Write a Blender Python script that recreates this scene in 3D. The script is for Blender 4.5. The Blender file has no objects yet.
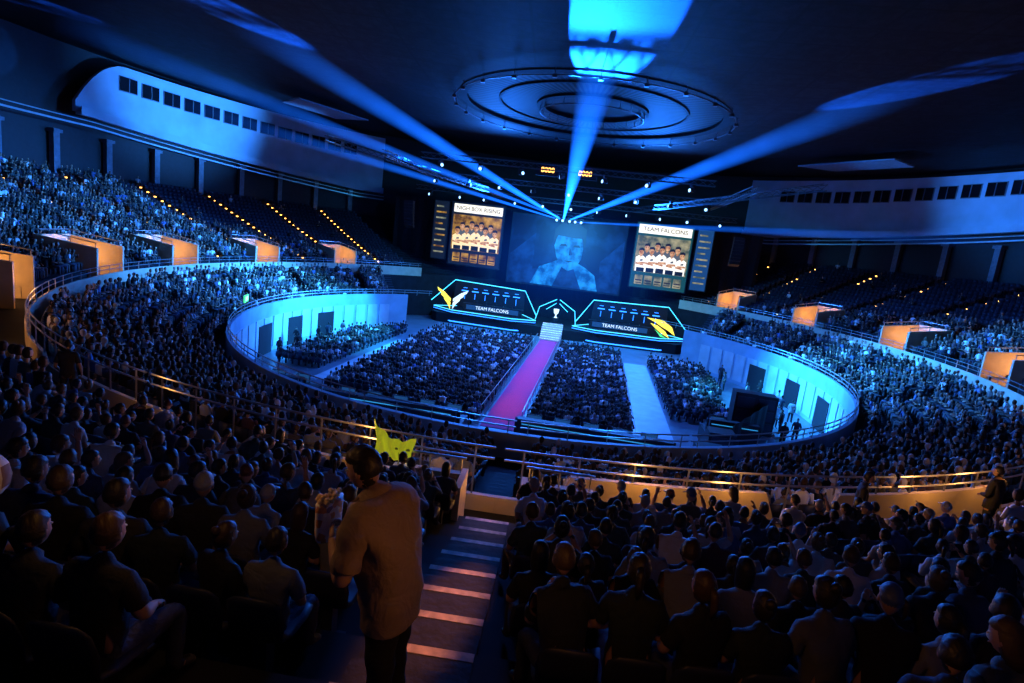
import bpy, math, random
import numpy as np
from mathutils import Matrix, Vector
random.seed(7); rng=np.random.default_rng(7)
rad=math.radians
scene=bpy.context.scene
scene.view_settings.view_transform='Standard'
COL=scene.collection
# ------------------------------------------------------------------ camera
CAM=Vector((0.65,-46.0,11.2))
RC=Matrix.Rotation(rad(3.5),3,'Z')@Matrix.Rotation(rad(80),3,'X')@Matrix.Rotation(rad(6.8),3,'Z')
cd=bpy.data.cameras.new('camera'); cd.lens=20; cd.sensor_width=36; cd.clip_end=400; cd.clip_start=0.05
cam=bpy.data.objects.new('camera',cd); COL.objects.link(cam)
cam.matrix_world=Matrix.Translation(CAM)@RC.to_4x4(); scene.camera=cam
RCI=RC.transposed()
def project(p):
    q=RCI@(Vector(p)-CAM)
    if q.z>-0.05: return None
    return (512+569*q.x/-q.z, 341.5-569*q.y/-q.z, -q.z)
# ------------------------------------------------------------------ materials
def mat(name,col,rough=.7,emit=None,es=0,metal=0,var=0.25,scale=3.0,bump=0,spec=None):
    m=bpy.data.materials.new(name); m.use_nodes=True; nt=m.node_tree; b=nt.nodes['Principled BSDF']
    b.inputs['Roughness'].default_value=rough; b.inputs['Metallic'].default_value=metal
    if spec is not None: b.inputs['Specular IOR Level'].default_value=spec
    c=(*col,1)
    if var>0:
        tc=nt.nodes.new('ShaderNodeTexCoord'); n=nt.nodes.new('ShaderNodeTexNoise'); n.inputs['Scale'].default_value=scale; n.inputs['Detail'].default_value=4
        nt.links.new(tc.outputs['Object'],n.inputs['Vector'])
        r=nt.nodes.new('ShaderNodeValToRGB'); r.color_ramp.elements[0].position=.3; r.color_ramp.elements[1].position=.7
        r.color_ramp.elements[0].color=(*[x*(1-var) for x in col],1); r.color_ramp.elements[1].color=(*[min(1,x*(1+var)) for x in col],1)
        nt.links.new(n.outputs['Fac'],r.inputs['Fac']); nt.links.new(r.outputs['Color'],b.inputs['Base Color'])
        if bump:
            bp=nt.nodes.new('ShaderNodeBump'); bp.inputs['Strength'].default_value=bump; bp.inputs['Distance'].default_value=.02
            nt.links.new(n.outputs['Fac'],bp.inputs['Height']); nt.links.new(bp.outputs['Normal'],b.inputs['Normal'])
    else: b.inputs['Base Color'].default_value=c
    if emit: b.inputs['Emission Color'].default_value=(*emit,1); b.inputs['Emission Strength'].default_value=es
    return m
def objcol_mat(name,rough=.85,fold=True):
    m=mat(name,(.5,.5,.5),rough,var=0); nt=m.node_tree; b=nt.nodes['Principled BSDF']
    oi=nt.nodes.new('ShaderNodeObjectInfo'); nt.links.new(oi.outputs['Color'],b.inputs['Base Color'])
    if fold:
        tc=nt.nodes.new('ShaderNodeTexCoord'); n=nt.nodes.new('ShaderNodeTexNoise'); n.inputs['Scale'].default_value=7; n.inputs['Detail'].default_value=3; n.inputs['Distortion'].default_value=.6
        bp=nt.nodes.new('ShaderNodeBump'); bp.inputs['Strength'].default_value=.6; bp.inputs['Distance'].default_value=.04
        nt.links.new(tc.outputs['Object'],n.inputs['Vector']); nt.links.new(n.outputs['Fac'],bp.inputs['Height']); nt.links.new(bp.outputs['Normal'],b.inputs['Normal'])
    return m
def attr_mat(name,rough=.8):
    m=mat(name,(.5,.5,.5),rough,var=0); nt=m.node_tree; b=nt.nodes['Principled BSDF']
    a=nt.nodes.new('ShaderNodeAttribute'); a.attribute_name='Col'; nt.links.new(a.outputs['Color'],b.inputs['Base Color']); return m
M={}
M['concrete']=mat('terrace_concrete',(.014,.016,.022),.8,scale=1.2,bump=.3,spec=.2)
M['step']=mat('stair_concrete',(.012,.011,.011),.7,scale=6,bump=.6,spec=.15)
M['nosing']=mat('nosing_glint',(.45,.3,.2),.5,metal=0,var=.9,scale=4,spec=.3)  # patchy warm tone painted in for orange reflections on the step edges
M['cream']=mat('cream_paint',(.58,.48,.33),.6,scale=1.5,var=.12)
M['band']=mat('fascia_blue_cast_paint',(.38,.52,.68),.6,scale=.5,var=.12)  # blue cast of the light on the white wall is mixed into this paint
M['pit']=mat('pit_wall_paint',(.3,.45,.56),.55,scale=.8,var=.15)
M['pitpanel']=mat('pit_wall_panel',(.5,.6,.64),.5,scale=.8,var=.15)
M['dark']=mat('black_paint',(.01,.011,.016),.6)
M['drape']=mat('black_drape',(.005,.006,.01),.95,scale=2)
M['floor']=mat('arena_floor',(.14,.17,.2),.35,scale=.6,var=.25)
M['pale']=mat('pale_floor_mat',(.5,.55,.58),.5,scale=1,var=.15)
M['carpet']=mat('magenta_carpet',(.8,.02,.14),.9,scale=20,var=.2,bump=.3)
M['rail']=mat('rail_metal',(.45,.45,.45),.3,metal=.8,var=.1)
M['truss']=mat('truss_aluminium',(.12,.13,.15),.4,metal=.7,var=.1)
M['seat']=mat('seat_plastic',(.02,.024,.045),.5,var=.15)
M['skin']=mat('skin',(.42,.24,.16),.55,scale=8,var=.1)
M['hair']=objcol_mat('hair',.5)
M['cloth']=objcol_mat('cloth')
M['eye']=mat('eye_white',(.8,.8,.78),.3,var=0)
M['shoe']=mat('shoe_rubber',(.05,.05,.055),.6)
M['glass']=mat('window_glass',(.006,.008,.012),.12,var=0)
M['frame']=mat('window_frame',(.12,.15,.2),.5)
M['crowd']=attr_mat('crowd_cloth')
M['cyan']=mat('led_cyan',(0,.1,.2),.5,(.06,.6,1),2.4,var=0)
M['dimcyan']=mat('led_dim_cyan',(0,.1,.2),.5,(.03,.3,.7),.9,var=0)
M['blue']=mat('led_blue',(0,.02,.2),.5,(.02,.2,1),4,var=0)
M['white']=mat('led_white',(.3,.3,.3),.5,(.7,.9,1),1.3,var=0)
M['amber']=mat('led_amber',(.3,.1,0),.5,(1,.42,.08),6,var=0)
M['yellow']=mat('led_yellow',(.3,.25,0),.5,(1,.78,.1),1.5,var=0)
M['green']=mat('led_green',(0,.2,.05),.5,(.1,1,.35),1.2,var=0)
M['darkpic']=mat('picture_dark',(.01,.01,.02),.5,(.01,.02,.04),.5,var=0)
M['greypic']=mat('picture_grey',(.01,.01,.02),.5,(.1,.12,.14),1,var=0)
M['shirtpic']=mat('picture_shirt',(.2,.2,.2),.5,(1,.72,.3),1.2,var=0)
M['shirtpale']=mat('picture_shirt_pale',(.2,.2,.2),.5,(1,.95,.8),1.2,var=0)
M['bluepic']=mat('picture_blue',(0,.02,.05),.5,(.02,.12,.4),.5,var=0)
M['tealpic']=mat('picture_teal',(0,.02,.05),.5,(.02,.18,.17),.4,var=0)
M['flag']=mat('yellow_fabric',(.75,.8,.05),.8,(.7,.72,.03),.3,scale=5)  # cloth carries a faint glow of its own
def pic_noise(name,c0,c1,sc_,st=.6,pos_=(.4,.65)):
    m=mat(name,(0,0,.01),.5,var=0); nt=m.node_tree; b=nt.nodes['Principled BSDF']; tc=nt.nodes.new('ShaderNodeTexCoord'); n=nt.nodes.new('ShaderNodeTexNoise'); n.inputs['Scale'].default_value=sc_; n.inputs['Detail'].default_value=5
    r=nt.nodes.new('ShaderNodeValToRGB'); r.color_ramp.elements[0].position=pos_[0]; r.color_ramp.elements[0].color=(*c0,1); r.color_ramp.elements[1].position=pos_[1]; r.color_ramp.elements[1].color=(*c1,1)
    nt.links.new(tc.outputs['Object'],n.inputs['Vector']); nt.links.new(n.outputs['Fac'],r.inputs['Fac']); nt.links.new(r.outputs['Color'],b.inputs['Emission Color']); b.inputs['Emission Strength'].default_value=st; return m
M['orangepic']=pic_noise('picture_orange',(.12,.05,.005),(.8,.42,.06),.9,.9)
M['palepic']=pic_noise('picture_pale',(.08,.12,.1),(.55,.5,.3),.9,.8)
M['skinpic']=pic_noise('picture_skin',(.5,.2,.08),(.95,.55,.3),2.5,.9)
# ------------------------------------------------------------------ geometry helper
class G:
    def __init__(s): s.v=[]; s.f=[]; s.m=[]
    def add(s,v,f,mi=0):
        o=len(s.v); s.v+= [tuple(p) for p in v]; s.f+=[tuple(i+o for i in q) for q in f]; s.m+=[mi]*len(f); return s
    def box(s,c,d,mi=0,R=None):
        x,y,z=[k/2 for k in d]; vs=[Vector((a*x,b*y,e*z)) for a in(-1,1) for b in(-1,1) for e in(-1,1)]
        if R is not None: vs=[R@p for p in vs]
        vs=[p+Vector(c) for p in vs]
        return s.add(vs,[(0,1,3,2),(4,6,7,5),(0,4,5,1),(2,3,7,6),(0,2,6,4),(1,5,7,3)],mi)
    def prism(s,poly,z0,z1,mi=0,mtop=None):
        n=len(poly); vs=[(x,y,z0) for x,y in poly]+[(x,y,z1) for x,y in poly]
        s.add(vs,[(i,(i+1)%n,n+(i+1)%n,n+i) for i in range(n)]+[tuple(range(n-1,-1,-1))],mi)
        return s.add([(x,y,z1) for x,y in poly],[tuple(range(n))],mi if mtop is None else mtop)
    def extr(s,poly,d,mi=0):
        n=len(poly); d=Vector(d); vs=[Vector(p) for p in poly]; vs+=[p+d for p in vs[:n]]
        return s.add(vs,[(i,(i+1)%n,n+(i+1)%n,n+i) for i in range(n)]+[tuple(range(n-1,-1,-1)),tuple(range(n,2*n))],mi)
    def tube(s,pts,radii,n=8,mi=0,up=None,round_end=False):
        pts=[Vector(p) for p in pts]; 
        if not isinstance(radii,(list,tuple)): radii=[radii]*len(pts)
        radii=[(r,r) if not isinstance(r,(list,tuple)) else r for r in radii]
        if round_end:
            d=(pts[-1]-pts[-2]).normalized(); a,b=radii[-1]; pts=pts+[pts[-1]+d*a*.6,pts[-1]+d*a*.95]; radii=radii+[(a*.75,b*.75),(a*.3,b*.3)]
        vs=[];u=Vector(up) if up else None
        for i,p in enumerate(pts):
            t=(pts[min(i+1,len(pts)-1)]-pts[max(i-1,0)]).normalized()
            if u is None: u=Vector((0,0,1)) if abs(t.z)<.9 else Vector((1,0,0))
            x=t.cross(u); 
            if x.length<1e-4: x=t.orthogonal()
            x.normalize(); y=x.cross(t).normalized(); u=y
            a,b=radii[i]
            for k in range(n):
                w=2*math.pi*k/n; vs.append(p+x*math.cos(w)*a+y*math.sin(w)*b)
        fs=[(i*n+k,i*n+(k+1)%n,(i+1)*n+(k+1)%n,(i+1)*n+k) for i in range(len(pts)-1) for k in range(n)]
        fs+=[tuple(range(n-1,-1,-1)),tuple((len(pts)-1)*n+k for k in range(n))]
        return s.add(vs,fs,mi)
    def ell(s,c,r,nu=10,nv=7,mi=0,fn=None):
        c=Vector(c); vs=[]
        def P(th,ph):
            p=Vector((math.sin(th)*math.cos(ph)*r[0],math.sin(th)*math.sin(ph)*r[1],math.cos(th)*r[2]))
            if fn: p=fn(p)
            return p+c
        vs.append(P(0,0))
        for i in range(1,nv):
            for k in range(nu): vs.append(P(math.pi*i/nv,2*math.pi*k/nu))
        vs.append(P(math.pi,0)); L=len(vs)-1; fs=[]
        for k in range(nu): fs.append((0,1+k,1+(k+1)%nu)); fs.append((L,1+(nv-2)*nu+(k+1)%nu,1+(nv-2)*nu+k))
        for i in range(nv-2):
            for k in range(nu): a=1+i*nu; fs.append((a+k,a+nu+k,a+nu+(k+1)%nu,a+(k+1)%nu))
        return s.add(vs,fs,mi)
    def arc(s,r0,r1,z0,z1,p0,p1,step=1.5,mi=0):
        fz0=z0 if callable(z0) else (lambda p:z0); fz1=z1 if callable(z1) else (lambda p:z1)
        n=max(1,int(round(abs(p1-p0)/step))); vs=[]
        for i in range(n+1):
            p=p0+(p1-p0)*i/n; a=rad(p); S,C=math.sin(a),math.cos(a)
            vs+=[(r0*S,r0*C,fz0(p)),(r1*S,r1*C,fz0(p)),(r1*S,r1*C,fz1(p)),(r0*S,r0*C,fz1(p))]
        fs=[]
        for i in range(n):
            for k in range(4): fs.append((4*i+k,4*i+(k+1)%4,4*i+4+(k+1)%4,4*i+4+k))
        fs+=[(0,3,2,1),(4*n,4*n+1,4*n+2,4*n+3)]
        return s.add(vs,fs,mi)
# the bowl is narrower than long, and the floor reaches further towards the near stand
def FW(r):
    if r<22: return 1.0
    if r<35: return 1-.18*(r-22)/13
    return .82+.12*min(1,(r-35)/17)
def FY(r): return 1+.15*max(0,min(1,(35-r)/13))
def warp(p):
    p=Vector(p); r=math.hypot(p.x,p.y); return Vector((p.x*FW(r),p.y*(FY(r) if p.y<0 else 1),p.z))
ORG={}
I4=Matrix.Identity(4)
WSET=set(); PT={}
def mk(g,name,mats,parent=None,T=I4,label=None,cat=None,group=None,kind=None,smooth=False,origin=None,wp=False):
    if parent is not None and parent.name in WSET: wp=True; T=PT[parent.name]
    if wp: g.v=[tuple(warp(T@Vector(p))) for p in g.v]
    V=np.array(g.v,dtype=float); 
    if origin is None:
        o=(V.min(0)+V.max(0))/2; o[2]=V[:,2].min()
    else: o=np.array(origin,dtype=float)
    me=bpy.data.meshes.new(name); me.from_pydata([tuple(p) for p in V-o],[],g.f)
    for mm in mats: me.materials.append(M[mm] if isinstance(mm,str) else mm)
    me.polygons.foreach_set('material_index',g.m)
    if smooth: me.polygons.foreach_set('use_smooth',[True]*len(g.f))
    me.update()
    ob=bpy.data.objects.new(name,me); COL.objects.link(ob); ORG[ob.name]=Vector(o)
    if wp: WSET.add(ob.name); PT[ob.name]=T
    if parent is not None: ob.parent=parent; ob.location=Vector(o)-ORG[parent.name]
    else: ob.matrix_world=(I4 if wp else T)@Matrix.Translation(Vector(o))
    tag(ob,label,cat,group,kind); return ob
def tag(ob,label=None,cat=None,group=None,kind=None):
    if label: ob['label']=label
    if cat: ob['category']=cat
    if group: ob['group']=group
    if kind: ob['kind']=kind
def text(s,size,loc,rot,m,name='lettering',parent=None,T=I4,ext=.01,align='CENTER',sx=1):
    c=bpy.data.curves.new('t','FONT'); c.body=s; c.size=size; c.extrude=ext; c.align_x=align; c.align_y='CENTER'
    o=bpy.data.objects.new('t',c); COL.objects.link(o); dg=bpy.context.evaluated_depsgraph_get()
    me=bpy.data.meshes.new_from_object(o.evaluated_get(dg)); bpy.data.objects.remove(o)
    g=G(); Mx=Matrix.Translation(Vector(loc))@rot.to_4x4()@Matrix.Diagonal((sx,1,1,1))
    g.add([Mx@v.co for v in me.vertices],[tuple(p.vertices) for p in me.polygons]); g.m=[0]*len(g.f)
    return mk(g,name,[m],parent=parent,T=T)
# ------------------------------------------------------------------ profile
def prof(r): return 5.9+.27*(r-35.4)+.0075*(r-35.4)**2
TR=.82; NR=20; NP=3
UR=[36.4+TR*i for i in range(NR)]; UZ=[prof(r) for r in UR]
LR=[22.7+.92*i for i in range(12)]; LZ=[3.0+.2*i for i in range(12)]
def pos(r,phi,z=0,w=True):
    a=rad(phi); p=Vector((r*math.sin(a),r*math.cos(a),z)); return warp(p) if w else p
def RT(phi): return Matrix.Rotation(-rad(phi),4,'Z')
ST=Matrix.Translation((-.6,0,0))@RT(4.3)   # stage frame
PORT=[-144,-126,-107,-91.5,-73.5,-55,47,65,84,104,126,146]
AIS=sorted(set(PORT+[180,-180,-162,162,-171,171,-153,154,-135,135,-116,-99,-82.5,-64,-46,40,56,74.5,94,115]))
def portal_at(phi):
    k=min(PORT,key=lambda q:abs(q-phi)); return k if abs(k-phi)<6 else None
# ------------------------------------------------------------------ terraces
def build_terraces():
    cell=1.2
    g=G()
    n=int(360/cell)
    for c in range(n):
        p0=-180+c*cell-0; p1=p0+cell; pm=(p0+p1)/2
        pk=portal_at(pm); notch= pk is not None and abs(pm-pk)<2.45
        S0,C0,S1,C1=math.sin(rad(p0)),math.cos(rad(p0)),math.sin(rad(p1)),math.cos(rad(p1))
        def quad(ra,za,rb,zb,mi=0): g.add([(ra*S0,ra*C0,za),(ra*S1,ra*C1,za),(rb*S1,rb*C1,zb),(rb*S0,rb*C0,zb)],[(0,1,2,3)],mi)
        quad(34.9,5.6,36.4 if not notch else UR[NP],5.6)
        prev=5.6
        for i,(r,z) in enumerate(zip(UR,UZ)):
            if notch and i<NP: prev=z; continue
            if not(notch and i==NP): quad(r,prev,r,z)
            quad(r,z,r+TR,z); prev=z
        quad(34.9,0,34.9,5.6)
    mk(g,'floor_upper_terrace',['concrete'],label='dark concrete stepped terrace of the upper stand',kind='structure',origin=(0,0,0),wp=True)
    g=G()
    for c in range(n):
        p0=-180+c*cell; p1=p0+cell
        if abs((p0+p1)/2)<44: continue
        S0,C0,S1,C1=math.sin(rad(p0)),math.cos(rad(p0)),math.sin(rad(p1)),math.cos(rad(p1))
        def quad(ra,za,rb,zb): g.add([(ra*S0,ra*C0,za),(ra*S1,ra*C1,za),(rb*S1,rb*C1,zb),(rb*S0,rb*C0,zb)],[(0,1,2,3)])
        quad(22,3.0,22.7,3.0); prev=3.0
        for r,z in zip(LR,LZ):
            quad(r,prev,r,z); quad(r,z,r+.92,z); prev=z
        quad(33.74,prev,34.9,prev)
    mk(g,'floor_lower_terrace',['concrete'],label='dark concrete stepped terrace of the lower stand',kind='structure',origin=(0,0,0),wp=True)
build_terraces()
g=G(); g.arc(0.01,36,-.1,0,0,360,6); mk(g,'floor',['floor'],label='grey polished arena floor',kind='structure')
g=G()
for s in(-1,1):
    g.arc(21.8,22.0,0,4.0,s*44,s*180,1.5,0)
    p=50
    while p<180:
        g.arc(21.74,21.8,.35,2.9,s*p,s*(p+3.2),1.6,1); p+=4
mk(g,'wall_pit',['pit','pitpanel'],wp=True,label='low curved wall around the arena floor with pale panels',kind='structure')
def zb(p):
    a=abs(((p+180)%360)-180); return 16.2+2.3*min(1,max(0,(a-40)/40))
g=G(); g.arc(52.7,53.0,10,25,-180,180,2); mk(g,'wall_outer',['dark'],label='dark rear wall of the upper stand',kind='structure',wp=True)
g=G()
for s,e in((-1,81),(1,150)):
    tp=(lambda p:23.8) if s>0 else (lambda p:24.0-max(0,(abs(p)-75)/6)**2*4.5)
    g.arc(51.0,51.3,lambda p:zb(p),tp,s*35,s*e,1.0,0); g.arc(50.5,51.0,lambda p:zb(p)-.3,lambda p:zb(p),s*35,s*e,1.0,0); g.arc(50.45,50.5,lambda p:zb(p)-.3,lambda p:zb(p)+.5,s*35,s*e,1.0,0)
mk(g,'wall_upper',['band'],label='pale curved fascia wall beneath the roof',kind='structure',wp=True)
g=G()
for s in(-1,1):
    g.arc(50.2,50.3,lambda p:zb(p)-1.3,lambda p:zb(p)-1.15,s*35,s*150,1.5,0)
    g.arc(50.2,50.3,lambda p:zb(p)-.8,lambda p:zb(p)-.72,s*35,s*150,1.5,0)
mk(g,'trim_1',['rail'],label='thin metal rails along the gallery',kind='structure',wp=True)
wi=1
for s in(-1,1):
    p=41.2
    while p<(76 if s<0 else 110):
        T=RT(s*p); z=21.6+1.0*min(1,max(0,(p-50)/35)); g=G()
        g.box((0,50.98,z),(2.0,.1,1.5),0); g.box((0,50.9,z),(1.84,.1,1.34),1); g.box((0,50.86,z),(.07,.08,1.34),0)
        mk(g,'window_%d'%wi,['frame','glass'],T=T,wp=True,label='dark rectangular window in the fascia wall',kind='structure'); wi+=1; p+=2.8
ci=100
for s in(-1,1):
    for p in range(40,140,6):
        T=RT(s*p); g=G(); g.box((0,52.2,14.3),(.6,.6,4.6),0); g.box((0,52.2,16.4),(.9,.9,.3),0)
        mk(g,'trim_%d'%ci,['frame'],T=T,wp=True,label='pale concrete column under the gallery',kind='structure'); ci+=1
# ------------------------------------------------------------------ ceiling
def ceiling_mat():
    m=mat('ceiling_panels',(.1,.12,.16),.6,var=0); nt=m.node_tree; b=nt.nodes['Principled BSDF']
    tc=nt.nodes.new('ShaderNodeTexCoord'); br=nt.nodes.new('ShaderNodeTexBrick'); br.inputs['Scale'].default_value=.12; br.offset=.0
    br.inputs['Color1'].default_value=(.010,.012,.017,1); br.inputs['Color2'].default_value=(.016,.018,.024,1); br.inputs['Mortar'].default_value=(.003,.003,.004,1); br.inputs['Mortar Size'].default_value=.01
    n=nt.nodes.new('ShaderNodeTexNoise'); n.inputs['Scale'].default_value=1.4; n.inputs['Detail'].default_value=10; n.inputs['Roughness'].default_value=.75
    mx=nt.nodes.new('ShaderNodeMix'); mx.data_type='RGBA'; mx.blend_type='MULTIPLY'; mx.inputs[0].default_value=1
    rr=nt.nodes.new('ShaderNodeValToRGB'); rr.color_ramp.elements[0].position=.42; rr.color_ramp.elements[0].color=(.12,.12,.12,1); rr.color_ramp.elements[1].position=.6
    nt.links.new(tc.outputs['Object'],br.inputs['Vector']); nt.links.new(tc.outputs['Object'],n.inputs['Vector']); nt.links.new(n.outputs['Fac'],rr.inputs['Fac'])
    nt.links.new(br.outputs['Color'],mx.inputs[6]); nt.links.new(rr.outputs['Color'],mx.inputs[7]); nt.links.new(mx.outputs[2],b.inputs['Base Color']); b.inputs['Specular IOR Level'].default_value=.12; return m
def ring_mat():
    m=mat('ceiling_ribs',(.1,.12,.16),.6,var=0); nt=m.node_tree; b=nt.nodes['Principled BSDF']
    tc=nt.nodes.new('ShaderNodeTexCoord'); gr=nt.nodes.new('ShaderNodeTexGradient'); gr.gradient_type='RADIAL'
    mu=nt.nodes.new('ShaderNodeMath'); mu.operation='MULTIPLY'; mu.inputs[1].default_value=96
    fr=nt.nodes.new('ShaderNodeMath'); fr.operation='FRACT'; r=nt.nodes.new('ShaderNodeValToRGB'); r.color_ramp.interpolation='CONSTANT'
    r.color_ramp.elements[0].color=(.001,.002,.003,1); r.color_ramp.elements[1].position=.5; r.color_ramp.elements[1].color=(.028,.032,.04,1)
    nt.links.new(tc.outputs['Object'],gr.inputs['Vector']); nt.links.new(gr.outputs['Fac'],mu.inputs[0]); nt.links.new(mu.outputs[0],fr.inputs[0]); nt.links.new(fr.outputs[0],r.inputs['Fac']); nt.links.new(r.outputs['Color'],b.inputs['Base Color']); b.inputs['Specular IOR Level'].default_value=.1; return m
M['ceil']=ceiling_mat(); M['ribs']=ring_mat(); M['ringdark']=mat('ceiling_ring_paint',(.012,.014,.018),.7,spec=.1)
CX,CY_=1.9,2.8
g=G()
pr=[(0.01,22.5,1),(3.9,22.5,2),(3.9,22.2,2),(4.5,22.2,2),(4.5,22.35,1),(7.4,22.35,2),(7.4,22.25,2),(7.6,22.25,2),(7.6,22.35,1),(10.1,22.35,2),(10.1,22.1,2),(10.8,22.1,2),(10.8,22.15,0),(55,25.0,0)]
for (ra,za,mi),(rb,zb2,_) in zip(pr[:-1],pr[1:]):
    n=72
    vs=[];
    for k in range(n): a=2*math.pi*k/n; vs+=[(ra*math.sin(a),ra*math.cos(a),za),(rb*math.sin(a),rb*math.cos(a),zb2)]
    g.add(vs,[(2*k,2*((k+1)%n),2*((k+1)%n)+1,2*k+1) for k in range(n)],mi)
mk(g,'ceiling',['ceil','ribs','ringdark'],T=Matrix.Translation((CX,CY_,0)),label='dark panelled roof with concentric ring mouldings',kind='structure',origin=(0,0,0))
for (p,r,w) in ((-58,31,9),(62,33,10)):
    g=G(); g.extr([(-w/2,r-2.5,22.4),(w/2,r-2,22.4),(w/2-1,r+2.5,22.5),(-w/2+1,r+2,22.5)],(0,0,.12)); 
    mk(g,'roof_baffle',['frame'],T=RT(p),label='pale flat acoustic panel under the roof',cat='ceiling panel',group='acoustic roof panels')
g=G()
for R_ in (11.1,4.2):
    g.tube([(R_*math.sin(2*math.pi*k/64),R_*math.cos(2*math.pi*k/64),21.7) for k in range(65)],.045,6)
for k in range(24):
    a=2*math.pi*k/24; g.tube([(11.1*math.sin(a),11.1*math.cos(a),21.7),(11.1*math.sin(a),11.1*math.cos(a),22.15)],.03,5)
    g.box((11.1*math.sin(a),11.1*math.cos(a),21.6),(.28,.28,.18))
    a+=.05; g.tube([(4.2*math.sin(a),4.2*math.cos(a),21.7),(4.2*math.sin(a),4.2*math.cos(a),22.2)],.03,5)
mk(g,'ring_pipe',['truss'],T=Matrix.Translation((CX,CY_,0)),label='circular steel lighting pipes hung beneath the roof',cat='lighting rail')
# ------------------------------------------------------------------ portals, parapets, railings
def lightobj(name,typ,loc,energy,color,size=1,target=None,spot=None,blend=.3,T=None,wp=False,scale=None):
    l=bpy.data.lights.new(name,typ); l.energy=energy; l.color=color
    if typ=='AREA': l.shape='DISK'; l.size=size
    else: l.shadow_soft_size=size
    if spot: l.spot_size=rad(spot); l.spot_blend=blend
    o=bpy.data.objects.new(name,l); COL.objects.link(o); loc=Vector(loc)
    if T is not None:
        loc=T@loc; 
        if target is not None: target=T@Vector(target)
    if wp:
        loc=warp(loc)
        if target is not None: target=warp(target)
    o.location=loc
    if target is not None: o.rotation_euler=(Vector(target)-loc).to_track_quat('-Z','Y').to_euler()
    if scale: o.scale=scale
    return o
WARM=(1,.42,.1)
RB=UR[NP]
for k in PORT:
    T=RT(k); g=G(); dz=-.7 if abs(k)>140 else 0
    def side(x0,x1): g.extr([(x0,35.9,5.6),(x0,RB+.2,5.6),(x0,RB+.2,8.2+dz*.6),(x0,35.9,7.7+dz)],(x1-x0,0,0),0)
    side(-1.75,-1.55); side(1.55,1.75)
    g.box((-1.12,RB,6.9+dz*.3),(.9,.25,2.6+dz*.6),0); g.box((1.12,RB,6.9+dz*.3),(.9,.25,2.6+dz*.6),0); g.box((0,RB,8.0+dz*.6),(1.35,.25,.4),0)
    po=mk(g,'entrance_portal',['cream'],T=T,wp=True,label='cream painted stand entrance with low flanking walls',cat='stadium entrance',group='entrances in the upper stand')
    g=G(); g.box((0,RB+.2,6.55),(1.34,.08,1.9),0); mk(g,'doorway',['dark'],parent=po)
    g=G(); g.tube([(-1.65,35.95,8.0+dz),(-1.65,RB,8.5+dz*.6),(1.65,RB,8.5+dz*.6),(1.65,35.95,8.0+dz)],.035,6)
    for x in(-1.65,1.65):
        for y,z in((36.0,7.7+dz),(37.4,7.9+dz*.8),(RB,8.2+dz*.6)): g.tube([(x,y,z),(x,y,z+.3)],.025,5)
    mk(g,'handrail',['rail'],parent=po,label='metal handrail')
    g=G(); g.box((0,RB-.2,7.55+dz*.6),(.5,.12,.12),0); mk(g,'lamp',['amber'],parent=po)
    lightobj('portal_light','POINT',(0,37.6,7.1),(160 if abs(k)<135 else 90),WARM,.15,T=T,wp=True)
GAPS=[(-180,-176.2),(-168,-164),(-155,-150),(150,154),(165.5,168.5),(177.5,180)]
for k in range(-180,180,18):
    if abs(k+9)<40: continue
    near_=abs(k+9)>150; right_=k>0
    def tz(p):
        if not near_: return 6.3
        for a,b in GAPS:
            if a<=p<=b: return 5.95
        return 6.6 if right_ else 6.2
    g=G(); g.arc(34.75,34.95,5.2,tz,k,k+18,.6,0); 
    mk(g,'trim_%d'%(10+(k+180)//18),['cream'],wp=True,label='cream curved parapet in front of the upper stand',kind='structure')
    g=G(); rr=34.85; top=7.0 if near_ else 6.8
    for z in(top,top-.24): g.tube([pos(rr,k+.2+17.6*i/10,z) for i in range(11)],.024,6)
    ra=mk(g,'railing',['rail'],label='metal tube railing on the cream parapet',cat='railing',group='upper parapet railings')
    for i in range(8):
        p=k+1+16*i/7; g=G(); g.tube([pos(rr,p,tz(p)-.02),pos(rr,p,top)],.022,5); mk(g,'post',['rail'],parent=ra)
    if abs(k+9)>44:
        g=G(); rr=21.9
        for z in(4.5,4.25): g.tube([pos(rr,k+.2+17.6*i/8,z) for i in range(9)],.03,6)
        ra=mk(g,'railing',['rail'],label='metal tube railing above the arena floor wall',cat='railing',group='pit wall railings')
        for i in range(5):
            p=k+1+16*i/4; g=G(); g.tube([pos(rr,p,3.95),pos(rr,p,4.5)],.022,5); mk(g,'post',['rail'],parent=ra)
for (xa,xb) in((-2.3,-.7),(.7,2.4)):
    g=G(); g.box(((xa+xb)/2,35.7,6.15),(xb-xa,.16,1.1),0); xi=xb if xa<0 else xa; g.box((xi,36.15,6.2),(.14,.9,1.2),0)
    gw=mk(g,'guard_panel',['cream'],T=RT(180),wp=True,label='cream guard panel with tube rail beside the aisle foot',cat='guard panel',group='guard panels at the stair foot')
    g=G(); g.tube([(xa,35.7,7.0),(xb,35.7,7.0)],.026,6)
    for x in(xa+.1,(xa+xb)/2,xb-.1): g.tube([(x,35.7,6.68),(x,35.7,7.0)],.02,5)
    mk(g,'handrail',['rail'],parent=gw)
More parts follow.
